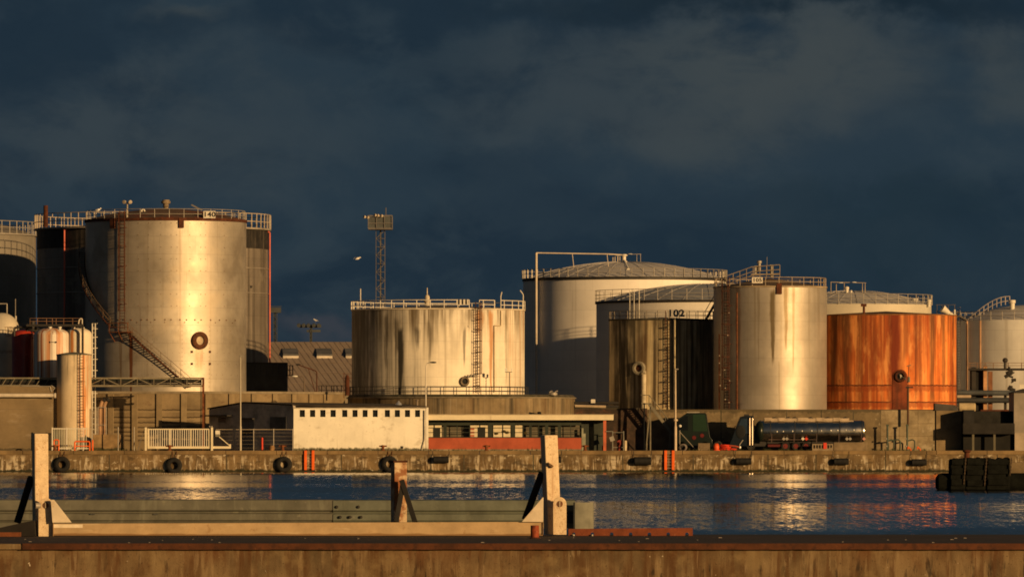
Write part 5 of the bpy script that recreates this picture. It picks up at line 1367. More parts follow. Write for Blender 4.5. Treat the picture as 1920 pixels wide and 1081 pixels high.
# ---------------------------------------------------------------- right: bund walls
D = QD+9
bw2 = thing('bund_wall', 'long blotchy concrete bund wall behind the tanker truck', 'bund wall', (X(1480,D),D,ZD))
G().box(X(1214,D),X(1754.5,D),D,D+.6,ZD-.2,Z(767,D)).build('wall', conc_wall, bw2, bevel=.03)
pale = mat('concrete_pale_panel', (.27,.22,.14), .9, var=(.2,.5), spots=[((.14,.105,.06),.7,.5,.68,.6), ((.38,.33,.24),(1.0,1.0,1.0),.58,.66,.5)], lines=[(3.0,.05,(.12,.09,.05),.6),(1.6,.05,(.12,.09,.05),.6)], bump=(3,.3,.02))
for a, b_ in ((1652,1686),(1686.5,1721),(1721.5,1754)): G().box(X(a,D),X(b_,D),D-.025,D-.001,ZD-.1,Z(768.5,D)).build('facing_panel', pale, bw2)
for px in (1290,1352,1412,1475,1540,1600): G().box(X(px,D)-.05,X(px,D)+.05,D-.012,D-.001,ZD-.1,Z(768,D)).build('joint', conc_dark, bw2)
sb = thing('brick_wall', 'sooty dark brick wall behind the metal stair', 'brick wall', (X(1160,D),D,ZD))
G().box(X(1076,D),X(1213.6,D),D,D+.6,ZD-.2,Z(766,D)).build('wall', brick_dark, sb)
G().box(X(1076,D),X(1213.8,D),D-.05,D+.62,Z(766,D),Z(764.6,D)).build('coping', conc_dark, sb)
D2 = QD+8.8
sw = thing('bund_block', 'taller tan bund block with a sloping lead cap and a round drum on top', 'concrete wall', (X(1780,D2),D2,ZD))
G().box(X(1755,D2)+.01,X(1805,D2),D2,D2+8,ZD-.2,Z(769,D2)).build('wall', mat('concrete_umber', (.20,.15,.085), .9, var=(.2,.5), spots=[((.12,.085,.045),.7,.5,.7,.5)], bump=(3,.3,.03)), sw, bevel=.03)
G().prism([(X(1753,D2),D2-.05,Z(768.9,D2)),(X(1796,D2),D2-.05,Z(768.9,D2)),(X(1792,D2),D2-.05,Z(759,D2)),(X(1753,D2),D2-.05,Z(755.5,D2))],(0,3,0)).build('cap', mat('cap_lead', (.06,.055,.05), .7, var=(.2,1)), sw)
G().lathe([(.001,-.95),(.42,-.95),(.5,-.85),(.5,.85),(.42,.95),(.001,.95)],(X(1813,D2+1),D2+1,Z(763,D2)),20,(1,0,0)).build('drum', mat('drum_tan', (.38,.31,.19), .6, var=(.2,1)), sw)
# wall hydrant pipes
D = QD+7.6
for px, arms, lb in ((1664,(1676,1688),'dark green standpipe with two bent outlets against the blotchy bund wall'), (1701,(1715,),'dark green standpipe with one bent outlet near the tan bund block')):
    r = thing('standpipe', lb, 'standpipe', (X(px,D),D,ZD), 'green standpipes at the bund wall')
    mg = mat('pipe_sea_green', (.045,.065,.05), .6, var=(.2,2))
    G().tube((X(px,D),D,ZD),(X(px,D),D,Z(796,D)),.11,8).box(X(px,D)-.16,X(px,D)+.16,D-.1,D+.1,Z(798,D),Z(795,D)).build('riser', mg, r)
    g = G()
    for ax in arms:
        x_ = X(ax,D); g.path([(X(px,D),D,Z(826,D)),(x_-.25,D,Z(823.5,D)),(x_,D,Z(826,D)),(x_,D,Z(838,D)),(x_-.12,D,ZD)], .075, 8)
    g.build('outlet', mg, r)
    G().ball((X(px-2.5,D),D-.15,Z(822,D)),.09,.08,.09,8,6).ball((X(px-2,D),D-.15,Z(836,D)),.10,.1,.10,8,6).build('handwheel', galv, r)
D = QD+.5
for px, lb in ((1705,'tiny orange mooring hook on the quay below the standpipe with one bent outlet'), (1723,'tiny orange mooring hook directly above the last roller fender')):
    solo(G().path([(X(px-3,D),D,ZD+.16),(X(px-2.4,D),D,ZD+.45),(X(px,D),D,ZD+.28),(X(px+2.4,D),D,ZD+.20),(X(px+3,D),D,ZD)], .07, 6), 'mooring_hook', orange, lb, 'hook', (X(px,D),D,ZD), 'orange mooring hooks on the quay')
# slim mast in front of the rusty tank
D = QD+8.0
mm = thing('monitor_pole', 'slim dark pole with a small platform before the rusty orange tank', 'pole', (X(1702.5,D),D,ZD))
G().tube((X(1702.5,D),D,Z(796,D)),(X(1702.5,D),D,Z(724,D)),.12,8).tube((X(1702.5,D),D,Z(724,D)),(X(1703.5,D),D,Z(684,D)),.04,6).build('pole', mat('pole_brown_dark', (.09,.05,.03), .8), mm)
G().box(X(1698,D),X(1712,D),D-.2,D+.2,Z(727,D),Z(724.5,D)).build('platform', steel_dark, mm)
g = G().path([(X(1703,D),D,Z(718,D)),(X(1697,D),D,Z(708,D)),(X(1690,D),D,Z(706,D))], .03, 5); g.bar((X(1700,D),D,Z(686,D)),(X(1708,D),D,Z(684,D)),.08,.10); g.tube((X(1704,D),D,Z(716,D)),(X(1704,D),D,Z(706,D)),.14,8)
g.build('nozzle', mat('nozzle_grey_green', (.12,.12,.09), .6), mm)

# metal stair up to the bund
D = QD+6.6
ms_ = thing('access_stair', 'grey metal stair and landing leading over the sooty brick wall', 'stair', (X(1235,D),D,ZD))
mst = mat('stair_grey', (.17,.155,.115), .7, .1, var=(.15,1))
p0, p1 = (X(1217,D),D,Z(757,D)), (X(1268,D),D,Z(822,D))
g = G()
for dy in (-.5,.5):
    g.bar(vadd(p0,(0,dy,0)), vadd(p1,(0,dy,0)), .10, .34)
each(g,'stringer', mst, ms_)
g = G()
for k in range(17):
    q = vadd(p0, vmul(vsub(p1,p0),k/17)); g.box(q[0]-.16,q[0]+.16,D-.48,D+.48,q[2]-.02,q[2]+.03)
g.build('tread', mst, ms_)
g = G()
for dy in (-.5,.5):
    g.path([vadd(p0,(-.9,dy,1.0)),vadd(p0,(0,dy,1.0)),vadd(p1,(0,dy,1.0)),vadd(p1,(0,dy,0))],.045,6)
    for k in range(0,6): q = vadd(p0, vmul(vsub(p1,p0),k/5)); g.tube(vadd(q,(0,dy,0)),vadd(q,(0,dy,1.0)),.04,5)
g.build('handrail', mst, ms_)
G().box(X(1203,D),X(1222,D),D-.55,D+2.4,Z(757.5,D),Z(755,D)).build('landing', mst, ms_)
for px, px2, y0 in ((1208,1208,757),(1219.5,1219.5,757),(1219,1211,762),(1255.5,1255.5,806)):
    G().bar((X(px,D),D-.5,Z(y0,D)),(X(px2,D),D-.5,ZD),.14,.14).build('leg', mst, ms_)
# small frame gate, pale bollard and red hose box beside the canopy post
D = QD+6.2
fr = thing('frame_gate', 'open grey tube gate frame beside the orange red canopy post', 'gate', (X(1160,D),D,ZD))
g = G()
for px in (1148.5,1169): g.tube((X(px,D),D,ZD),(X(px,D),D,Z(807.5,D)),.07,6)
g.bar((X(1136,D),D,Z(808,D)),(X(1148.5,D),D,Z(808,D)),.08,.08); g.bar((X(1149,D),D,Z(810,D)),(X(1169,D),D,Z(810,D)),.07,.07); g.bar((X(1149,D),D,Z(838,D)),(X(1169,D),D,Z(838,D)),.07,.07)
g.build('frame', mat('frame_grey_green', (.17,.17,.15), .6), fr)
G().bar((X(1146,D),D-.1,Z(818,D)),(X(1149,D),D-.1,Z(826,D)),.2,.5).build('latch', galv, fr)
solo(G().box(X(1159,D),X(1165,D),D+.3,D+.8,ZD,Z(825,D)).tube((X(1162,D),D+.2,Z(829,D)),(X(1162,D),D+.3,Z(829,D)),.3,12), 'hose_box', mat('hose_red', (.20,.03,.02), .7), 'small dull red hose box behind the open grey gate frame', 'hose box', (X(1162,D),D,ZD))
D = QD+5.5
solo(G().lathe([(.15,0),(.15,.3),(.17,.3),(.17,1.05),(.12,1.12),(.001,1.14)],(X(1172.5,D),D,ZD),12), 'guard_bollard', mat('bollard_cream', (.52,.44,.30), .6, var=(.15,2)), 'short cream guard bollard beside the open grey gate frame', 'bollard', (X(1172.5,D),D,ZD))
D = QD+3
tr = thing('tripod_brace', 'thin triangular tube brace standing at the foot of the tapering lamp post', 'brace', (X(1275,D),D,ZD))
G().tube((X(1274.5,D),D,ZD),(X(1274.5,D),D,Z(806,D)),.06,6).tube((X(1274.5,D),D,Z(809,D)),(X(1306,D),D,ZD),.05,6).build('tube', mat('tube_grey', (.2,.18,.15), .6), tr)
g = G().lathe([(.3,-.18),(.42,-.15),(.42,.15),(.3,.18)],(X(1281,D),D-.2,ZD+.35),20,(.3,1,.1)); g.build('hose_reel', mat('reel_grey', (.16,.14,.13), .7), tr)

# ---------------------------------------------------------------- trucks
tyre_m = mat('truck_tyre', (.014,.013,.012), .85, var=(.2,2))
def wheel(parent, x, y, r, hubm, w_=.3):
    z = ZD+r+.012
    o = G().lathe([(r*.55,-w_/2),(r*.95,-w_/2),(r,-w_*.3),(r,w_*.3),(r*.95,w_/2),(r*.55,w_/2)],(x,y,z),28,(0,1,0)).build('wheel', tyre_m, parent)
    G().lathe([(.001,-w_/2-.05),(r*.25,-w_/2-.06),(r*.3,-w_/2+.02),(r*.56,-w_/2+.01),(r*.56,0),(.001,0)],(x,y,z),20,(0,1,0)).build('hub', hubm, o)
D = QD+3.6                     # near side of the tanker
tk = thing('tanker_truck', 'dark polished tanker truck with ribbed barrel parked before the bund wall', 'truck', (X(1500,D),D+1.2,ZD))
navy = mat('paint_navy', (.010,.015,.022), .25, .1, var=(.08,.4), coat=.6)
barrel_m = mat('barrel_polished', (.46,.44,.40), .20, 1.0, var=(.06,.5), rvar=.05)
cy = D+1.22
R_, xb0, xb1 = L(20.5,cy), X(1424,cy), X(1620,cy); zc_ = Z(808,cy)
G().lathe([(.001,xb0-.28),(R_*.45,xb0-.22),(R_*.8,xb0-.1),(R_,xb0+.02),(R_,xb1-.25),(R_*.93,xb1),(R_*.7,xb1+.16),(.001,xb1+.25)],(0,cy,zc_),56,(1,0,0)).build('barrel', barrel_m, tk)
G().ball((X(1425,cy),cy-.25,zc_),.62,R_*.97,R_*.97,20,14).build('barrel_end', mat('barrel_end_dark', (.012,.018,.014), .3, .2, var=(.1,1)), tk)
g = G()
for px in (1426,1444,1490,1532,1574,1616): g.lathe([(R_-.01,-.05),(R_+.035,-.05),(R_+.035,.05),(R_-.01,.05)],(X(px,cy),cy,zc_),48,(1,0,0))
each(g,'barrel_band', mat('band_steel', (.12,.12,.12), .3, .8), tk)
g = G().box(X(1432,cy),X(1592,cy),cy-.55,cy-.48,Z(788,cy),Z(783.5,cy)); g.box(X(1432,cy),X(1600,cy),cy-.5,cy+.5,Z(788.5,cy)-.1,Z(787.5,cy))
for a, b_ in ((1433,1447),(1459,1471),(1495,1515),(1530,1545),(1562,1575)): g.box(X(a,cy),X(b_,cy),cy-.62,cy-.56,Z(788.5,cy),Z(782.5,cy))
g.build('catwalk', mat('catwalk_tan', (.36,.29,.21), .6, .1, var=(.2,1)), tk)
g = G()
for px in (1452,1478,1490,1520,1552,1585): g.lathe([(.3,-.1),(.3,.22),(.24,.3),(.001,.3)],(X(px,cy),cy,Z(787,cy)),14); g.bar((X(px,cy)-.3,cy,Z(783,cy)),(X(px,cy)+.1,cy,Z(781,cy)),.1,.08)
g.build('hatch', steel_dark, tk)
for k, px in enumerate((1457,1468.5,1486,1504,1522,1540,1558,1570.5,1586,1601)):
    G().ball((X(px,D),cy-R_-.02,Z(808.5-k*.35,D)),.085,.06,.085,8,6).build('side_marker', lamp_glass, tk)
g = G().ball((X(1444,D),cy-R_*.8,Z(810,D)),.32,.1,.16,10,6); g.build('fitting', mat('brass_pale', (.7,.6,.35), .2, .8), tk)
g = G().bar((X(1441,D),cy-R_*.98,Z(823.5,D)),(X(1530,D),cy-R_*.98,Z(823.5,D)),.05,.05)
for px in (1447,1489,1531,1573,1615): g.bar((X(px,D),cy-R_-.04,Z(812,D)),(X(px,D),cy-R_*.85,Z(829,D)),.06,.05,(0,1,0))
g.build('side_rail', mat('rail_dull_red', (.14,.10,.09), .5, .3), tk)
for px, m_ in ((1469.5,galv),(1475.5,galv),(1505.5,white_paint),(1512,red_paint),(1588,galv),(1594,galv),(1620,mat('lamp_pink', (.5,.25,.22), .4))):
    G().bar((X(px,D),cy-R_*.99-.06,Z(822,D)),(X(px,D),cy-R_*.99-.02,Z(822,D)),.28,.28,(.707,0,.707)).build('placard', m_, tk)
G().box(X(1425,D),X(1612,D),cy-.5,cy+.5,Z(831,D),Z(827.5,D)).build('chassis', steel_dark, tk)
G().box(X(1440,D),X(1465,D),cy-1.0,cy-.9,Z(837,D),Z(832.5,D)).bar((X(1440,D),cy-1.02,Z(834,D)),(X(1462,D),cy-1.02,Z(834,D)),.03,.08).build('toolbox', mat('box_red_dark', (.10,.012,.01), .6), tk)
hub_red = mat('hub_red', (.16,.03,.025), .4, .2)
for px in (1473,1492.5,1511.5): wheel(tk, X(px,D), cy-1.0, L(8.2,D), hub_red); wheel(tk, X(px,D), cy+1.0, L(8.2,D), hub_red)
# tractor cab with its sloping front to the left
g = G(); cab = [(1366,836),(1372,822),(1383,792),(1388,781),(1396,779),(1413,779),(1414,790),(1414,836)]
cabp = [(X(a,D),D+.05,Z(b_,D)) for a, b_ in cab]
g.prism(cabp,(0,2.35,0)); g.build('cab', navy, tk, bevel=.06)
g = G().prism([(X(a,D),D+.03,Z(b_,D)) for a, b_ in ((1379.5,812),(1385.5,796),(1390,785),(1403.5,784),(1403.5,812))],(0,.04,0)); g.build('cab_window', mat('window_sky_blue', (.03,.05,.08), .05, .3, spec=.8), tk)
g = G().ball((X(1389,D),D+.02,Z(809,D)),.55,.06,.75,12,8); g.build('driver_seat', mat('seat_dark', (.008,.01,.012), .8), tk)
for px in (1405.5,1410.5): G().tube((X(px,D),D-.08,Z(834,D)),(X(px,D),D-.08,Z(783,D)),.10,10).build('exhaust_stack', mat('stack_chrome', (.30,.26,.22), .3, .7), tk)
G().box(X(1396,D),X(1405,D),D+.4,D+1.6,Z(779,D),Z(775.8,D)).build('roof_beacon', steel_dark, tk)
G().ball((X(1387.5,D),D,Z(838,D)),.12,.1,.16,8,6).build('headlight', lamp_glass, tk)
G().tube((X(1386,D),D-.02,Z(834,D)),(X(1393,D),D-.02,Z(824,D)),.06,6).build('mirror_arm', galv, tk)
for px in (1380,1408): wheel(tk, X(px,D), D+.25, L(8,D), steel_dark); wheel(tk, X(px,D), D+2.15, L(8,D), steel_dark)
G().box(X(1366,D),X(1437,D),D+.5,D+1.9,Z(836,D),Z(831,D)).build('tractor_frame', steel_dark, tk)
# green tractor unit
D = QD+4.2
gt_ = thing('tractor_truck', 'dark green truck tractor with a sloping roof fairing behind the lamp post', 'truck', (X(1305,D),D+1.2,ZD))
cab = [(1267,838),(1267,788),(1284,776.5),(1288,773.5),(1322,773.5),(1325,776),(1331.5,818),(1336,824),(1336,838)]
G().prism([(X(a,D),D+.05,Z(b_,D)) for a, b_ in cab],(0,2.35,0)).build('cab', mat('paint_near_black_green', (.008,.013,.010), .3, var=(.1,.5), coat=.4), gt_, bevel=.05)
G().prism([(X(a,D),D+.015,Z(b_,D)) for a, b_ in ((1299,776),(1322,776),(1327,808),(1299,808))],(0,.05,0)).build('side_panel', mat('paint_green', (.008,.028,.013), .4, var=(.12,.6), coat=.3), gt_)
G().prism([(X(a,D),D+.02,Z(b_,D)) for a, b_ in ((1271,789),(1285,779),(1290,779),(1290,806),(1271,806))],(0,.04,0)).build('cab_window', mat('window_black', (.006,.008,.009), .1, spec=.5), gt_)
G().bar((X(1288,D),D+.3,Z(772.5,D)),(X(1312,D),D+.3,Z(772.3,D)),.08,.10).build('roof_rail', galv, gt_)
G().ball((X(1275.3,D),D-.02,Z(798,D)),.16,.06,.16,10,6).build('side_lamp', lamp_glass, gt_)
for px in (1301,1316): G().lathe([(.001,0),(.2,0),(.28,.1),(.34,.3),(.001,.3)],(X(px,D),D+.0,Z(820 if px < 1310 else 816,D)),14,(0,1,0)).build('coupling', mat('coupling_red', (.09,.006,.007), .5), gt_)
G().box(X(1288,D),X(1372,D),D+.5,D+1.9,Z(836,D),Z(829,D)).build('chassis', steel_dark, gt_)
for px in (1279,1322,1345): wheel(gt_, X(px,D), D+.2, L(8.4,D), steel_dark); wheel(gt_, X(px,D), D+2.2, L(8.4,D), steel_dark)
G().lathe([(.42,-.2),(.55,-.2),(.55,.2),(.42,.2)],(X(1345,D),D+.2,ZD+.55),24,(0,1,0),pi*.05,pi*.95).build('mudguard', steel_dark, gt_)
# low things in front of the trucks
D = QD+2.4
solo(G().box(X(1309,D),X(1331,D),D,D+.7,ZD,Z(830,D)).box(X(1312,D),X(1328,D),D-.05,D,ZD+.25,ZD+.42), 'concrete_weight', mat('weight_tan', (.17,.13,.085), .9, var=(.2,1)), 'tan concrete weight block in front of the dark green tractor', 'concrete block', (X(1320,D),D,ZD), bevel=.02)
solo(G().lathe([(.42,0),(.42,.1),(.30,.12),(.34,.45),(.26,.7),(.20,.78),(.001,.8)],(X(1343,D),D,ZD),16), 'buoy', mat('buoy_orange', (.62,.085,.02), .5, var=(.2,2)), 'orange buoy standing beside the tan concrete weight block', 'buoy', (X(1343,D),D,ZD))
r = thing('hose_coil', 'heap of bright red fire hose coiled before the dark blue cab', 'hose', (X(1361,D),D,ZD))
for dz, rr_, ox in ((.12,.55,0),(.34,.5,.05),(.56,.44,-.05),(.14,.42,.75)):
    pts = [(X(1360,D)+ox+rr_*cos(q),D+.1+rr_*.7*sin(q),ZD+dz+.03*sin(3*q)) for q in [2*pi*i/20 for i in range(21)]]
    G().path(pts,.11,8).build('coil', red_paint, r)
G().path([(X(1368,D),D,ZD+.55),(X(1378,D),D,ZD+.5),(X(1386,D),D,ZD+.38)],.09,8).build('hose_end', mat('hose_brown', (.30,.06,.03), .6), r)
D = QD+2.0
pb_ = thing('slotted_barrier', 'low tan barrier with a row of dark slots under the tanker barrel', 'barrier', (X(1543,D),D,ZD))
g = G(); z0, z1 = ZD, Z(831.5,D); x0, x1 = X(1523,D), X(1562,D)
g.box(x0,x1,D,D+.5,z0,z0+.25); g.box(x0,x1,D,D+.5,z1-.12,z1)
for k in range(8): xx = x0+(x1-x0-.12)*k/7; g.box(xx,xx+.12,D,D+.5,z0+.25,z1-.12)
g.build('frame', mat('barrier_tan', (.22,.175,.12), .9, var=(.2,1)), pb_)
G().box(X(1544,D),X(1550,D),D-.08,D-.01,ZD+.2,Z(829.5,D)).build('reflector', red_paint, pb_)
solo(G().box(X(1563,D),X(1626,D),D+.1,D+.8,ZD,Z(828.5,D)), 'barrier_wall', mat('barrier_wall_tan', (.19,.145,.09), .9, var=(.22,.8), bump=(3,.3,.02)), 'plain low concrete barrier at the tail of the tanker', 'barrier', (X(1595,D),D,ZD), bevel=.05)

# ---------------------------------------------------------------- far right: racks and sheds
D = QD+46
rk = thing('pipe_rack', 'dark steel pipe rack with two thick pipes and an orange-lit column', 'pipe rack', (X(1850,D),D,ZD))
md = mat('rack_black', (.025,.024,.022), .8, var=(.25,1)); mo = mat('column_orange_tan', (.40,.23,.12), .8, var=(.2,1))  # shade held in the rack's near-black, sunlight in the orange column colour
for px, w_, m_, y0 in ((1826,.5,md,688),(1847.5,.42,mo,686),(1857,.5,mat('column_rust', (.17,.08,.04), .8, var=(.3,1)),696),(1885,.3,md,735)):
    G().box(X(px,D)-w_/2,X(px,D)+w_/2,D,D+w_,ZD,Z(y0,D)).build('column', m_, rk)
for py, r, m_, x_ in ((735.5,.30,mat('pipe_slate', (.07,.085,.095), .5, .2),1902),(750,.32,mat('pipe_slate_dark', (.03,.036,.04), .6),1902),(743,.2,mat('pipe_lit_tan', (.4,.34,.26), .6),1820)):
    G().tube((X(1794,D),D-.6,Z(py,D)),(X(x_,D),D-.6,Z(py+ (1 if py < 740 else 0),D)),r,14).build('pipe', m_, rk)
g = G().box(X(1820,D),X(1848,D),D+.6,D+1.2,ZD,Z(694,D)); g.build('cabinet', mat('cabinet_black', (.015,.015,.015), .9), rk)
g = G(); g.box(X(1817,D),X(1925,D),D-.4,D+1.4,Z(694,D),Z(690,D)); g.build('deck', md, rk)
g = G()
for px in (1817,1832,1847,1862,1890,1915): g.tube((X(px,D),D-.4,Z(690,D)),(X(px,D),D-.4,Z(680,D)),.045,5)
for py in (680,685): g.bar((X(1815,D),D-.4,Z(py,D)),(X(1925,D),D-.4,Z(py,D)),.05,.06)
g.build('railing', mat('rail_brown_dim', (.16,.10,.06), .7), rk)
for py, m_ in ((770,rust_dark),(783,md)):
    G().box(X(1838,D),X(1902,D),D-.7,D+.2,Z(py+2.5,D),Z(py-2.5,D)).build('tray', m_, rk)
g = G().ball((X(1884,D),D-.5,Z(675,D)),.32,.3,.3,10,8); g.tube((X(1884,D),D-.5,Z(690,D)),(X(1884,D),D-.5,Z(675,D)),.16,8); g.build('valve_head', steel_dark, rk)
g = G(); rw = random.Random(11)
for i in range(14):
    px, py = rw.uniform(1888,1905), rw.uniform(692,728); g.tube((X(px,D),D-.5,Z(py,D)),(X(px+rw.uniform(-8,10),D),D-.5,Z(py+rw.uniform(-6,6),D)),rw.uniform(.1,.25),8)
g.build('valve_cluster', md, rk)
# shed on the quay, shade put into its near-black colours
D = QD+6
ds = thing('dark_shed', 'low black open-fronted shed with two pale posts behind the dolphin', 'shed', (X(1852,D),D,ZD))
G().box(X(1806,D),X(1903,D),D+2.5,D+2.7,ZD,Z(770,D)).build('back_wall', mat('shed_soot', (.016,.016,.015), .95, var=(.3,.8)), ds)  # near-black is shade put into the wall colour, no soot
G().box(X(1805.5,D),X(1902,D),D-.4,D+2.8,Z(813,D),Z(793,D)).build('roof_fascia', mat('fascia_black', (.02,.019,.018), .9, var=(.25,.8)), ds)
G().box(X(1807,D),X(1827,D),D+.2,D+2.4,Z(793,D)-.01,Z(768,D)).build('upper_box', mat('box_black', (.02,.02,.02), .9, var=(.2,1)), ds)
for px in (1824.5,1864.5): G().box(X(px,D)-.12,X(px,D)+.12,D-.2,D,ZD,Z(813,D)).build('post', mat('post_olive_dim', (.11,.10,.07), .8), ds)
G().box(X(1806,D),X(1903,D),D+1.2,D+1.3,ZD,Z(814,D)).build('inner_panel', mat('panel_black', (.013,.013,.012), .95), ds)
wb = thing('end_building', 'pale grey end building with a dark pitched roof at the picture edge', 'building', (X(1930,D),D+3,ZD))
G().box(X(1902.5,D),X(1990,D),D+1,D+9,ZD,Z(735,D)).build('wall', mat('render_grey', (.24,.215,.185), .9, var=(.12,.4)), wb)
G().prism([(X(1898,D),D+.8,Z(735.5,D)),(X(1990,D),D+.8,Z(735.5,D)),(X(1990,D),D+.8,Z(724,D)),(X(1930,D),D+.8,Z(727,D))],(0,8.5,0)).build('roof', steel_dark, wb)
G().box(X(1903.5,D),X(1990,D),D+.7,D+1.0,ZD,Z(811,D)).build('plinth_wall', mat('plinth_tan', (.33,.28,.22), .9, var=(.15,.6)), wb)
G().box(X(1912,D),X(1922,D),D+.6,D+.8,Z(728,D),Z(720,D)).build('lamp_box', white_paint, wb)

# ---------------------------------------------------------------- mooring dolphin in the basin
D = 489.0
rub = mat('dolphin_rubber', (.006,.007,.006), .9, var=(.3,2), spec=.1, bump=(6,.5,.03))
dl = thing('mooring_dolphin', 'black rubber-clad mooring dolphin standing in the water', 'dolphin', (X(1850,D),D,0))
x0 = X(1778,D)
G().box(x0+.3,X(1990,D),D+.7,D+4.6,-2,Z(857,D)-.35).build('concrete_core', mat('concrete_brown', (.16,.12,.07), .9, var=(.25,.6), bump=(3,.4,.04)), dl, bevel=.05)
for a, b_, t in ((1779.5,1807,857),(1808.5,1845.5,855.5),(1848,1891,856)):
    g = G(); xa, xb = X(a,D), X(b_,D); n_ = 1
    rw = random.Random(int(a)); zt0 = Z(t,D); m_ = 9
    top = [(xa+(xb-xa)*k/m_, D-1.62+rw.uniform(-.05,.05), zt0-rw.uniform(0,.16)*(1 if 0 < k < m_ else 1.6)) for k in range(m_+1)]
    g.prism([(xb+rw.uniform(-.04,.02),D-1.6,.04),(xa+rw.uniform(-.02,.04),D-1.6,.04)]+top, (0,2.25,0))
    for k in range(3):
        z_ = .35+k*.72+rw.uniform(-.08,.08); g.box(xa+.03+rw.uniform(0,.05),xb-.03-rw.uniform(0,.05),D-1.74,D-1.66,z_,z_+.42+rw.uniform(-.1,.08))
    g.build('fender_panel', rub, dl, bevel=.10)
zt_ = Z(886,D); r_ = (zt_+.15)/2
G().lathe([(.001,X(1752.5,D)-.0),(r_*.55,X(1752.5,D)+.02),(r_*.9,X(1752.5,D)+.2),(r_,X(1752.5,D)+.5),(r_,X(1990,D)),(.001,X(1990,D))],(0,D-.75,zt_-r_),28,(1,0,0)).build('log_fender', rub, dl)
for px, y1 in ((1808,905),(1847,908),(1893,890)):
    g = G(); y = 857.0; k = 0
    while y < y1:
        x_ = X(px-(y-857)*.08,D)
        g.bar((x_,D-1.82,Z(y,D)),(x_,D-1.82,Z(y+3.4,D)),.10 if k%2 else .05,.05 if k%2 else .10)
        y += 3.1; k += 1
    g.build('chain', mat('chain_brown', (.05,.035,.022), .8, .2, var=(.3,3)), dl)
G().lathe([(.28,0),(.28,.06),(.19,.1),(.18,.42),(.30,.52),(.30,.6),(.001,.66)],(X(1815,D),D+1.2,Z(857,D)-.1),18).build('bollard', rust_dark, dl)
# ---------------------------------------------------------------- near jetty
conc_near = mat('concrete_near', (.138,.096,.050), .9, var=(.3,1.6), streaks=[((.075,.036,.012),5.5,.7,.40,.58,.8), ((.24,.175,.095),8.0,.9,.48,.64,.7), ((.025,.017,.010),12,2.0,.57,.65,.9,(2.44,2.22)), ((.075,.033,.011),15,1.4,.48,.62,.7), ((.30,.23,.14),20,2.2,.58,.68,.45), ((.10,.04,.013),2.2,.8,.42,.66,.7,(2.2,2.42))],
    spots=[((.52,.46,.36),30,.70,.725,.9), ((.52,.46,.36),14,.72,.74,.85), ((.035,.02,.008),38,.60,.68,.7), ((.22,.16,.08),3.0,.52,.7,.5)], bump=(60,.5,.005))
cap_rust = mat('steel_cap_rust', (.075,.024,.008), .8, .1, var=(.25,5), spots=[((.035,.012,.006),14,.5,.65,.7), ((.17,.07,.028),40,.66,.72,.6)], bump=(70,.3,.002))
deck_m = mat('steel_deck', (.055,.040,.032), .75, .0, var=(.2,2), spots=[((.12,.10,.09),8,.62,.72,.4), ((.02,.014,.012),(1,6,6),.5,.7,.6)], bump=(40,.2,.002))
ZJ = 2.47
jt = thing('jetty', 'near concrete jetty with a rusty steel edge and dark steel deck', 'jetty', (0,69.5,0))
G().box(-30,30,69.5,76.2,-2,ZJ-.062).build('concrete_wall', conc_near, jt)
G().box(-30,X(42,69.45)-.004,69.455,69.5,ZJ-.062,ZJ-.006).build('patched_edge', conc_near, jt, bevel=.01)
cg = G(); rw = random.Random(9); x = X(42,69.45)
lip = []
n_ = 400
for i in range(n_+1):
    xx = x+(30-x)*i/n_; lip.append((xx, ZJ-.060-rw.uniform(0,.004)))
vs, fs = [], []
for xx, zz in lip: vs += [(xx,69.44,zz),(xx,69.44,ZJ),(xx,69.50,ZJ),(xx,69.50,zz)]
for i in range(n_):
    b = 4*i
    for k in range(4): fs.append((b+k,b+4+k,b+4+(k+1)%4,b+(k+1)%4))
cg.add(vs,fs); cg.build('edge_angle', cap_rust, jt, smooth=0)
dk = G().box(-30,30,69.501,76.2,ZJ-.062+.001,ZJ-.002); dk.build('deck_plate', deck_m, jt)
ch = G(); rw = random.Random(4)
for k in range(26):
    xx, yy = rw.uniform(-5.6,5.6), rw.uniform(69.7,74); s_ = rw.uniform(.003,.010)
    ch.hexa([(xx-s_*2,yy-.03,ZJ-.002),(xx+s_*2,yy-.02,ZJ-.002),(xx+s_*1.5,yy+.03,ZJ-.002),(xx-s_,yy+.03,ZJ-.002),(xx-s_*1.6,yy-.02,ZJ+s_*.5),(xx+s_*1.4,yy-.01,ZJ+s_*.45),(xx+s_,yy+.02,ZJ+s_*.4),(xx-s_*.7,yy+.02,ZJ+s_*.5)])
tag(ch.build('debris', mat('flake_pale', (.30,.26,.22), .8, var=(.3,6)), smooth=0), 'small pale flakes scattered on the dark steel jetty deck', 'debris', kind='stuff')

G().box(-30,X(1112,84.8),76.2,86.0,-2,2.33).build('rear_wing', conc, jt)
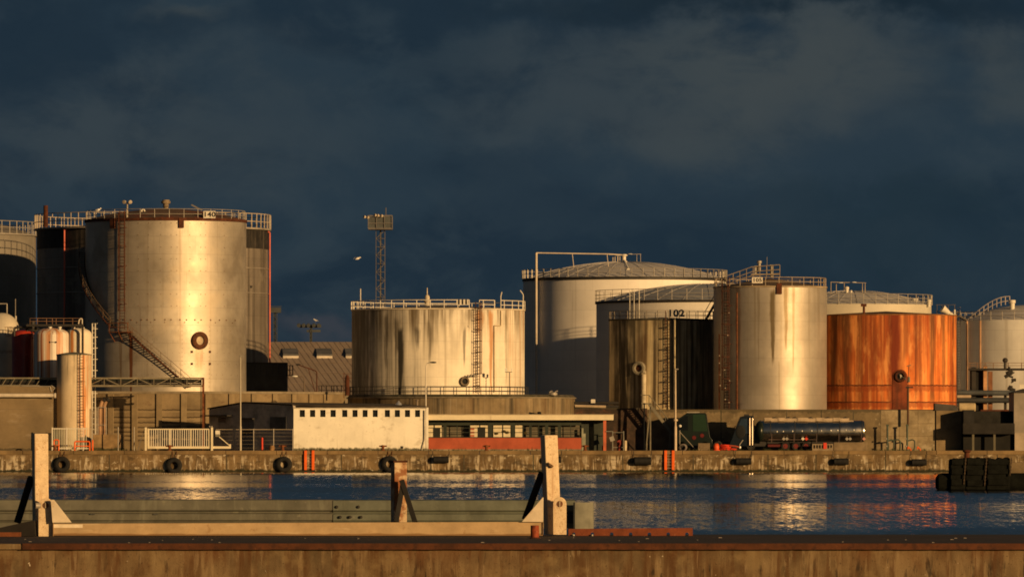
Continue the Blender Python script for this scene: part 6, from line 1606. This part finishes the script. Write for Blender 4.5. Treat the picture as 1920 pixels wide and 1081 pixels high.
# guard rail: pressed W-section with a lapped joint and a flat end piece
gr = thing('guard_rail', 'galvanised road guard rail along the back of the near jetty', 'guard rail', (X(560,84.88),84.88,2.33))
galv_rail = mat('galvanised_weathered', (.122,.122,.100), .62, .25, var=(.14,4), streaks=[((.20,.21,.17),9,1.2,.55,.68,.5), ((.07,.075,.06),6,.8,.5,.7,.5)], spots=[((.24,.24,.19),7,.62,.7,.45)], rvar=.08)
def wrail(x0, x1, D, name, m, parent, zoff=0.0):
    z = lambda py: Z(py,84.58)+zoff
    prof = [(0.03,935.5),(-.005,937),(-.012,955),(.004,957.5),(.035,958.5),(.035,960.5),(.012,961.5),(.0,963),(.0,974),(.018,976),(.03,979.5),(.024,989)]
    vs, fs = [], []
    for xx in (x0,x1):
        for o, py in prof: vs.append((xx,D+o,z(py)))
        for o, py in reversed(prof): vs.append((xx,D+o+.004,z(py)))
    n = 2*len(prof)
    for i in range(n): fs.append((i,(i+1)%n,n+(i+1)%n,n+i))
    fs += [tuple(range(n)), tuple(range(2*n-1,n-1,-1))]
    return G().add(vs,fs).build(name, m, parent, smooth=25)
wrail(X(-60,84.58),X(626,84.58),84.60,'rail_beam',galv_rail,gr)
wrail(X(624.5,84.58),X(1078,84.58),84.59,'rail_beam',mat('galvanised_weathered_lap', (.120,.135,.112), .6, .25, var=(.14,4), streaks=[((.19,.20,.16),9,1.2,.55,.68,.5), ((.06,.065,.05),6,.8,.5,.7,.5)], spots=[((.22,.22,.18),7,.6,.7,.45)], rvar=.08),gr,-.004)
def bolt(px, py, D=84.57):
    return G().lathe([(.001,-.018),(.011,-.017),(.017,-.010),(.019,0)],(X(px,D),D,Z(py,D)),12,(0,1,0))
for px, py in ((631.5,949.5),(672,949.5),(638,968.5),(656,968.5),(677,968.5)): bolt(px,py).build('bolt', steel_dark, gr)
G().box(X(653,84.57),X(660,84.57),84.565,84.58,Z(969.6,84.57),Z(967.4,84.57)).build('bolt_slot', steel_dark, gr)
for px in (173,292): G().box(X(px-4.5,84.58),X(px+4.5,84.58),84.583,84.61,Z(964.2,84.58),Z(962.4,84.58)).build('slot', mat('slot_slate', (.05,.055,.06), .6), gr)
# end piece
ep = G(); D = 84.43; x0, x1 = X(1075,D), X(1113,D)
pts = [(x0,D+.02),(x0+.02,D),(x0+(x1-x0)*.42,D-.012),(x1-.012,D-.004),(x1,D+.02),(x1+.004,D+.12)]
vs, fs = [], []
for xx, yy in pts: vs += [(xx,yy,Z(992,D)),(xx,yy,Z(941,D)),(xx,yy+.005,Z(941,D)),(xx,yy+.005,Z(992,D))]
for i in range(len(pts)-1):
    b = 4*i
    for k in range(4): fs.append((b+k,b+4+k,b+4+(k+1)%4,b+(k+1)%4))
ep.add(vs,fs).build('end_piece', mat('galvanised_end', (.27,.27,.22), .5, .35, var=(.12,6), streaks=[((.14,.14,.11),14,1.5,.5,.68,.5)], rvar=.08), gr)
G().box(X(1061,84.68),X(1080,84.68),84.58,84.66,Z(980,84.58),Z(963,84.58)).build('spacer_block', steel_dark, gr)
for px in (-40,330,700,1070): G().box(X(px,84.88)-.035,X(px,84.88)+.035,84.74,84.86,2.33,Z(938,84.78)).build('post', galv, gr)
for px in (-40,330,700,1070): G().box(X(px,84.88)-.04,X(px,84.88)+.04,84.64,84.74,Z(972,84.78),Z(945,84.78)).build('spacer', galv, gr)

# hinged steel frame
paint_old = mat('paint_flaking_cream', (.66,.53,.36), .62, 0, var=(.09,8), spots=[((.36,.21,.10),26,.56,.68,.7), ((.22,.08,.03),11,.66,.72,.8), ((.45,.32,.18),80,.5,.66,.7), ((.78,.68,.5),45,.58,.7,.6)], streaks=[((.34,.17,.07),16,1.2,.56,.68,.6)], bump=(80,.5,.004))
paint_tan = mat('paint_tan_beam', (.40,.29,.165), .7, 0, var=(.10,5), spots=[((.24,.14,.06),9,.58,.72,.6), ((.52,.42,.27),(3,12,24),.58,.7,.5), ((.12,.05,.02),18,.72,.76,.8)], lines=[(.012,.02,(.17,.09,.035),.8)], bump=(50,.25,.002))
D = 74.7
hf = thing('hinged_frame', 'cream painted hinged steel frame lying along the jetty with two tall uprights', 'steel frame', (X(560,D),D,ZJ))
g = G(); xa, xb = X(99,D), X(1018,D)
zb0, zb1, zt0, zt1 = ZJ+.004, ZJ+.004, Z(980.5,D), Z(977.5,D)
g.hexa([(xa,D,zb0),(xb,D,zb1),(xb,D+.16,zb1),(xa,D+.16,zb0),(xa,D,zt0),(xb,D,zt1),(xb,D+.16,zt1),(xa,D+.16,zt0)])
g.build('cross_beam', paint_tan, hf, bevel=.006)
G().box(X(100,D),X(155,D),D-.003,D+.01,Z(988.5,D),Z(982,D)).build('bare_patch', mat('paint_bare_white', (.68,.60,.47), .6, var=(.1,10)), hf)
def upright(px0, px1, y0, y1, lean, side, D_, nm):
    """square post showing its dark side to the left: rotated a little about its own axis"""
    x0, x1 = X(px0,D_), X(px1,D_); dp = .24; sx = L(side,D_)
    z0, z1 = Z(y1,D_), Z(y0,D_); l = L(lean,D_)
    # bottom: front left, front right, back right, back left
    b_ = [(x0+l,D_,z0),(x1+l,D_+.03,z0),(x1+l-sx,D_+dp+.03,z0),(x0+l-sx,D_+dp,z0)]
    t_ = [(x0,D_,z1),(x1,D_+.03,z1),(x1-sx,D_+dp+.03,z1),(x0-sx,D_+dp,z1)]
    return G().hexa(b_+t_).build(nm, paint_old, hf, bevel=.008)
upright(64.5,90,812,1003,1.5,8,74.92,'upright')
upright(1021,1045.5,815,1001,7.5,8,74.92,'upright')
def bracket(px0, px1, ytop, ybot, hx, hy, D_):
    r_ = (px1-px0)/2; cxp = (px0+px1)/2; pts = [(px0,ybot),(px1,ybot)]
    pts += [(cxp+r_*cos(q), ytop+r_-r_*sin(q)) for q in [pi*i/12 for i in range(13)]]
    o = G().prism([(X(a,D_),D_,Z(b_,D_)) for a, b_ in pts],(0,.05,0)).build('hinge_bracket', paint_old, hf, bevel=.003)
    G().lathe([(.001,-.006),(.030,-.006),(.034,.0),(.034,.01)],(X(hx,D_),D_-.001,Z(hy,D_)),20,(0,1,0)).build('pin', mat('pin_rust', (.16,.07,.035), .6, .3, var=(.2,20)), o)
    G().box(X(hx,D_)-.006,X(hx,D_)+.006,D_-.014,D_-.006,Z(hy,D_)-.030,Z(hy,D_)+.030).build('pin_slot', mat('pin_bright', (.5,.42,.3), .4, .4), o)
bracket(72,100.5,933,1005.5,85.5,946.5,74.74); bracket(1037,1062,931,1001.5,1049.5,944,74.74)
G().lathe([(.001,-.03),(.026,-.028),(.032,-.015),(.032,.03)],(X(70.6,74.6),74.62,Z(947,74.6)),16,(-1,-.4,0)).build('pin_end', galv, hf)
G().lathe([(.001,-.03),(.030,-.03),(.038,-.02),(.038,.01)],(X(1035,74.8),74.86,Z(945,74.8)),16,(0,1,0)).build('pin_end', mat('pin_pale', (.6,.52,.4), .5, .2), hf)
for pts in (((98,979),(95,936),(101,936),(134,978.6)), ((978,977.5),(1017.5,931.5),(1019,931.5),(1018.5,977.5))):
    G().prism([(X(a,74.66),74.66,Z(b_,74.66)) for a, b_ in pts],(0,.03,0)).build('gusset', mat('paint_gusset_white', (.60,.52,.40), .6, 0, var=(.08,8), spots=[((.42,.30,.18),10,.58,.7,.5)]), hf, bevel=.003)
for a, b_ in (((60,894),(31,978)), ((1016,886),(985,972))):
    G().bar((X(a[0],75.2),75.1,Z(a[1],75.2)),(X(b_[0],75.2),75.35,Z(b_[1],75.2)),.075,.05,(0,1,0)).build('brace', mat('brace_black', (.02,.018,.016), .7, var=(.2,5)), hf)  # braces painted black to look unlit
g = G().prism([(X(1028.5,74.9),74.885,Z(866,74.9)),(X(1038,74.9),74.885,Z(872.5,74.9)),(X(1036,74.9),74.885,Z(876,74.9)),(X(1029.5,74.9),74.885,Z(872,74.9))],(0,.045,0))
g.build('lug', mat('lug_brown', (.20,.12,.06), .8, var=(.3,12)), hf)
for x0_, x1_, py in ((1022,1046,833.5),(66,90.5,826)):
    w_ = G(); rw = random.Random(int(x0_)); n_ = 14
    for k in range(n_): w_.ball((X(x0_+(x1_-x0_)*(k+.5)/n_,74.92),74.935+.03*k/n_-.008,Z(py+rw.uniform(-.4,.4),74.92)),.0075,.006,.0045,6,4)
    w_.build('weld_bead', mat('weld_brown', (.30,.19,.10), .8, var=(.3,20)), hf)
for x_, z0_, z1_ in ((100,979,1004),(1018,978,1001)):
    w_ = G(); n_ = 12
    for k in range(n_): w_.ball((X(x_,74.7),74.69,Z(z0_+(z1_-z0_)*(k+.5)/n_,74.7)),.006,.008,.008,6,4)
    w_.build('weld_bead', mat('weld_tan', (.26,.17,.09), .8, var=(.3,20)), hf)
g = G().prism([(X(-40,74.9),74.6,ZJ+.002),(X(70,74.9),74.6,ZJ+.002),(X(68,74.9),74.6,Z(975,74.6)),(X(55,74.9),74.6,Z(977,74.6)),(X(-40,74.9),74.6,Z(998,74.6))],(0,.5,0))
g.build('base_plate', mat('plate_black', (.014,.012,.011), .9, var=(.2,5)), hf)
solo(G().box(X(-40,74.3),X(38,74.3),74.3,74.45,ZJ+.001,Z(997,74.3)), 'rusty_plate', mat('plate_rust', (.13,.042,.015), .85, var=(.25,6)), 'flat rusty plate lying on the deck at the foot of the cream upright', 'steel plate', (X(10,74.3),74.3,ZJ))

# rusty post with two legs coloured black as unlit behind the frame
D = 75.25
rp = thing('rusty_post', 'short rusty post with two dark splayed legs behind the cream frame', 'post', (X(750,D),D,ZJ))
x0, x1, sx = X(739.5,D), X(763,D), L(7.5,D)
g = G().hexa([(x0,D,ZJ),(x1,D+.02,ZJ),(x1-sx,D+.24,ZJ),(x0-sx,D+.22,ZJ),(x0,D,Z(866,D)),(x1,D+.02,Z(866,D)),(x1-sx,D+.24,Z(866,D)),(x0-sx,D+.22,Z(866,D))])
g.build('post', mat('paint_rusted', (.52,.40,.26), .7, 0, var=(.12,6), spots=[((.22,.075,.022),8,.44,.58,.9), ((.07,.02,.008),16,.58,.68,.85)], streaks=[((.26,.09,.025),14,1.5,.45,.62,.8)], lines=[(.545,.07,(.22,.07,.02),.9),(.40,.06,(.30,.13,.04),.5)], bump=(60,.4,.004)), rp, bevel=.006)
g = G().hexa([(x0-.01,D-.01,Z(866,D)),(x1+.01,D+.01,Z(866,D)),(x1-sx+.01,D+.25,Z(866,D)),(x0-sx-.01,D+.23,Z(866,D)),(x0-.008,D-.01,Z(863,D)),(x1+.005,D+.01,Z(862.4,D)),(x1-sx,D+.25,Z(863,D)),(x0-sx,D+.23,Z(863,D))])
g.build('cap', mat('cap_rust_crust', (.055,.02,.010), .95, var=(.3,20), bump=(90,.5,.006)), rp)
mbk = mat('leg_black', (.016,.015,.014), .6, .1, var=(.2,6))  # unlit look of the legs put into their colour
for a, b_ in (((753,900),(778.5,978)), ((755,908),(743,978))):
    G().bar((X(a[0],75.1),75.16,Z(a[1],75.1)),(X(b_[0],75.1),75.02,Z(b_[1],75.1)),.055,.05,(0,1,0)).build('leg', mbk, rp, bevel=.003)

# small things on the deck
D = 73.2
st_ = thing('pipe_stub', 'short red rusty pipe stub standing on the near jetty deck', 'pipe stub', (X(1002.7,D),D,ZJ))
G().lathe([(.045,0),(.062,0),(.062,.008),(.045,.01)],(X(1002.7,D),D,ZJ-.001),28).build('weld_ring', rust_dark, st_)
G().lathe([(.032,.0),(.044,.0),(.044,.070),(.046,.072),(.046,.080),(.044,.082),(.044,.136),(.036,.137),(.034,.05)],(X(1002.7,D),D,ZJ-.002),28).build('pipe', mat('pipe_red_rust', (.24,.05,.02), .75, .1, var=(.25,14), spots=[((.42,.25,.14),14,.6,.7,.7), ((.09,.025,.012),20,.55,.66,.7)], bump=(60,.3,.002)), st_)
D = 74.95
ra = thing('drilled_angle', 'rust red steel angle with a row of notched holes lying on the deck', 'steel angle', (X(1180,D),D,ZJ))
pts = [(X(1066,D),ZJ+.001)]
for px in (1075.5,1110.5,1147,1182.5,1217.5,1253,1288):
    c_ = X(px,D); rr = .019
    pts += [(c_-rr,ZJ+.001)]+[(c_-rr*cos(q),ZJ+.018+rr*sin(q)) for q in [pi*i/8 for i in range(9)]]+[(c_+rr,ZJ+.001)]
pts += [(X(1299,D),ZJ+.001),(X(1299,D),Z(988.6,D)),(X(1066,D),Z(990.6,D))]
G().prism([(a,D,b_) for a, b_ in pts],(0,.012,0)).build('web', mat('angle_red_rust', (.165,.042,.016), .8, .05, var=(.2,6), spots=[((.30,.12,.06),18,.62,.7,.5),((.08,.02,.01),12,.55,.7,.6)], bump=(60,.3,.002)), ra)
G().box(X(1066,D),X(1299,D),D+.012,D+.09,Z(990.6,D)-.012,Z(990.6,D)-.001).build('flange', rust_m, ra)
for px in (1075.5,1110.5): G().lathe([(.001,.02),(.010,.016),(.012,.0)],(X(px,D),D-.03,ZJ),8).build('bolt', galv, ra)
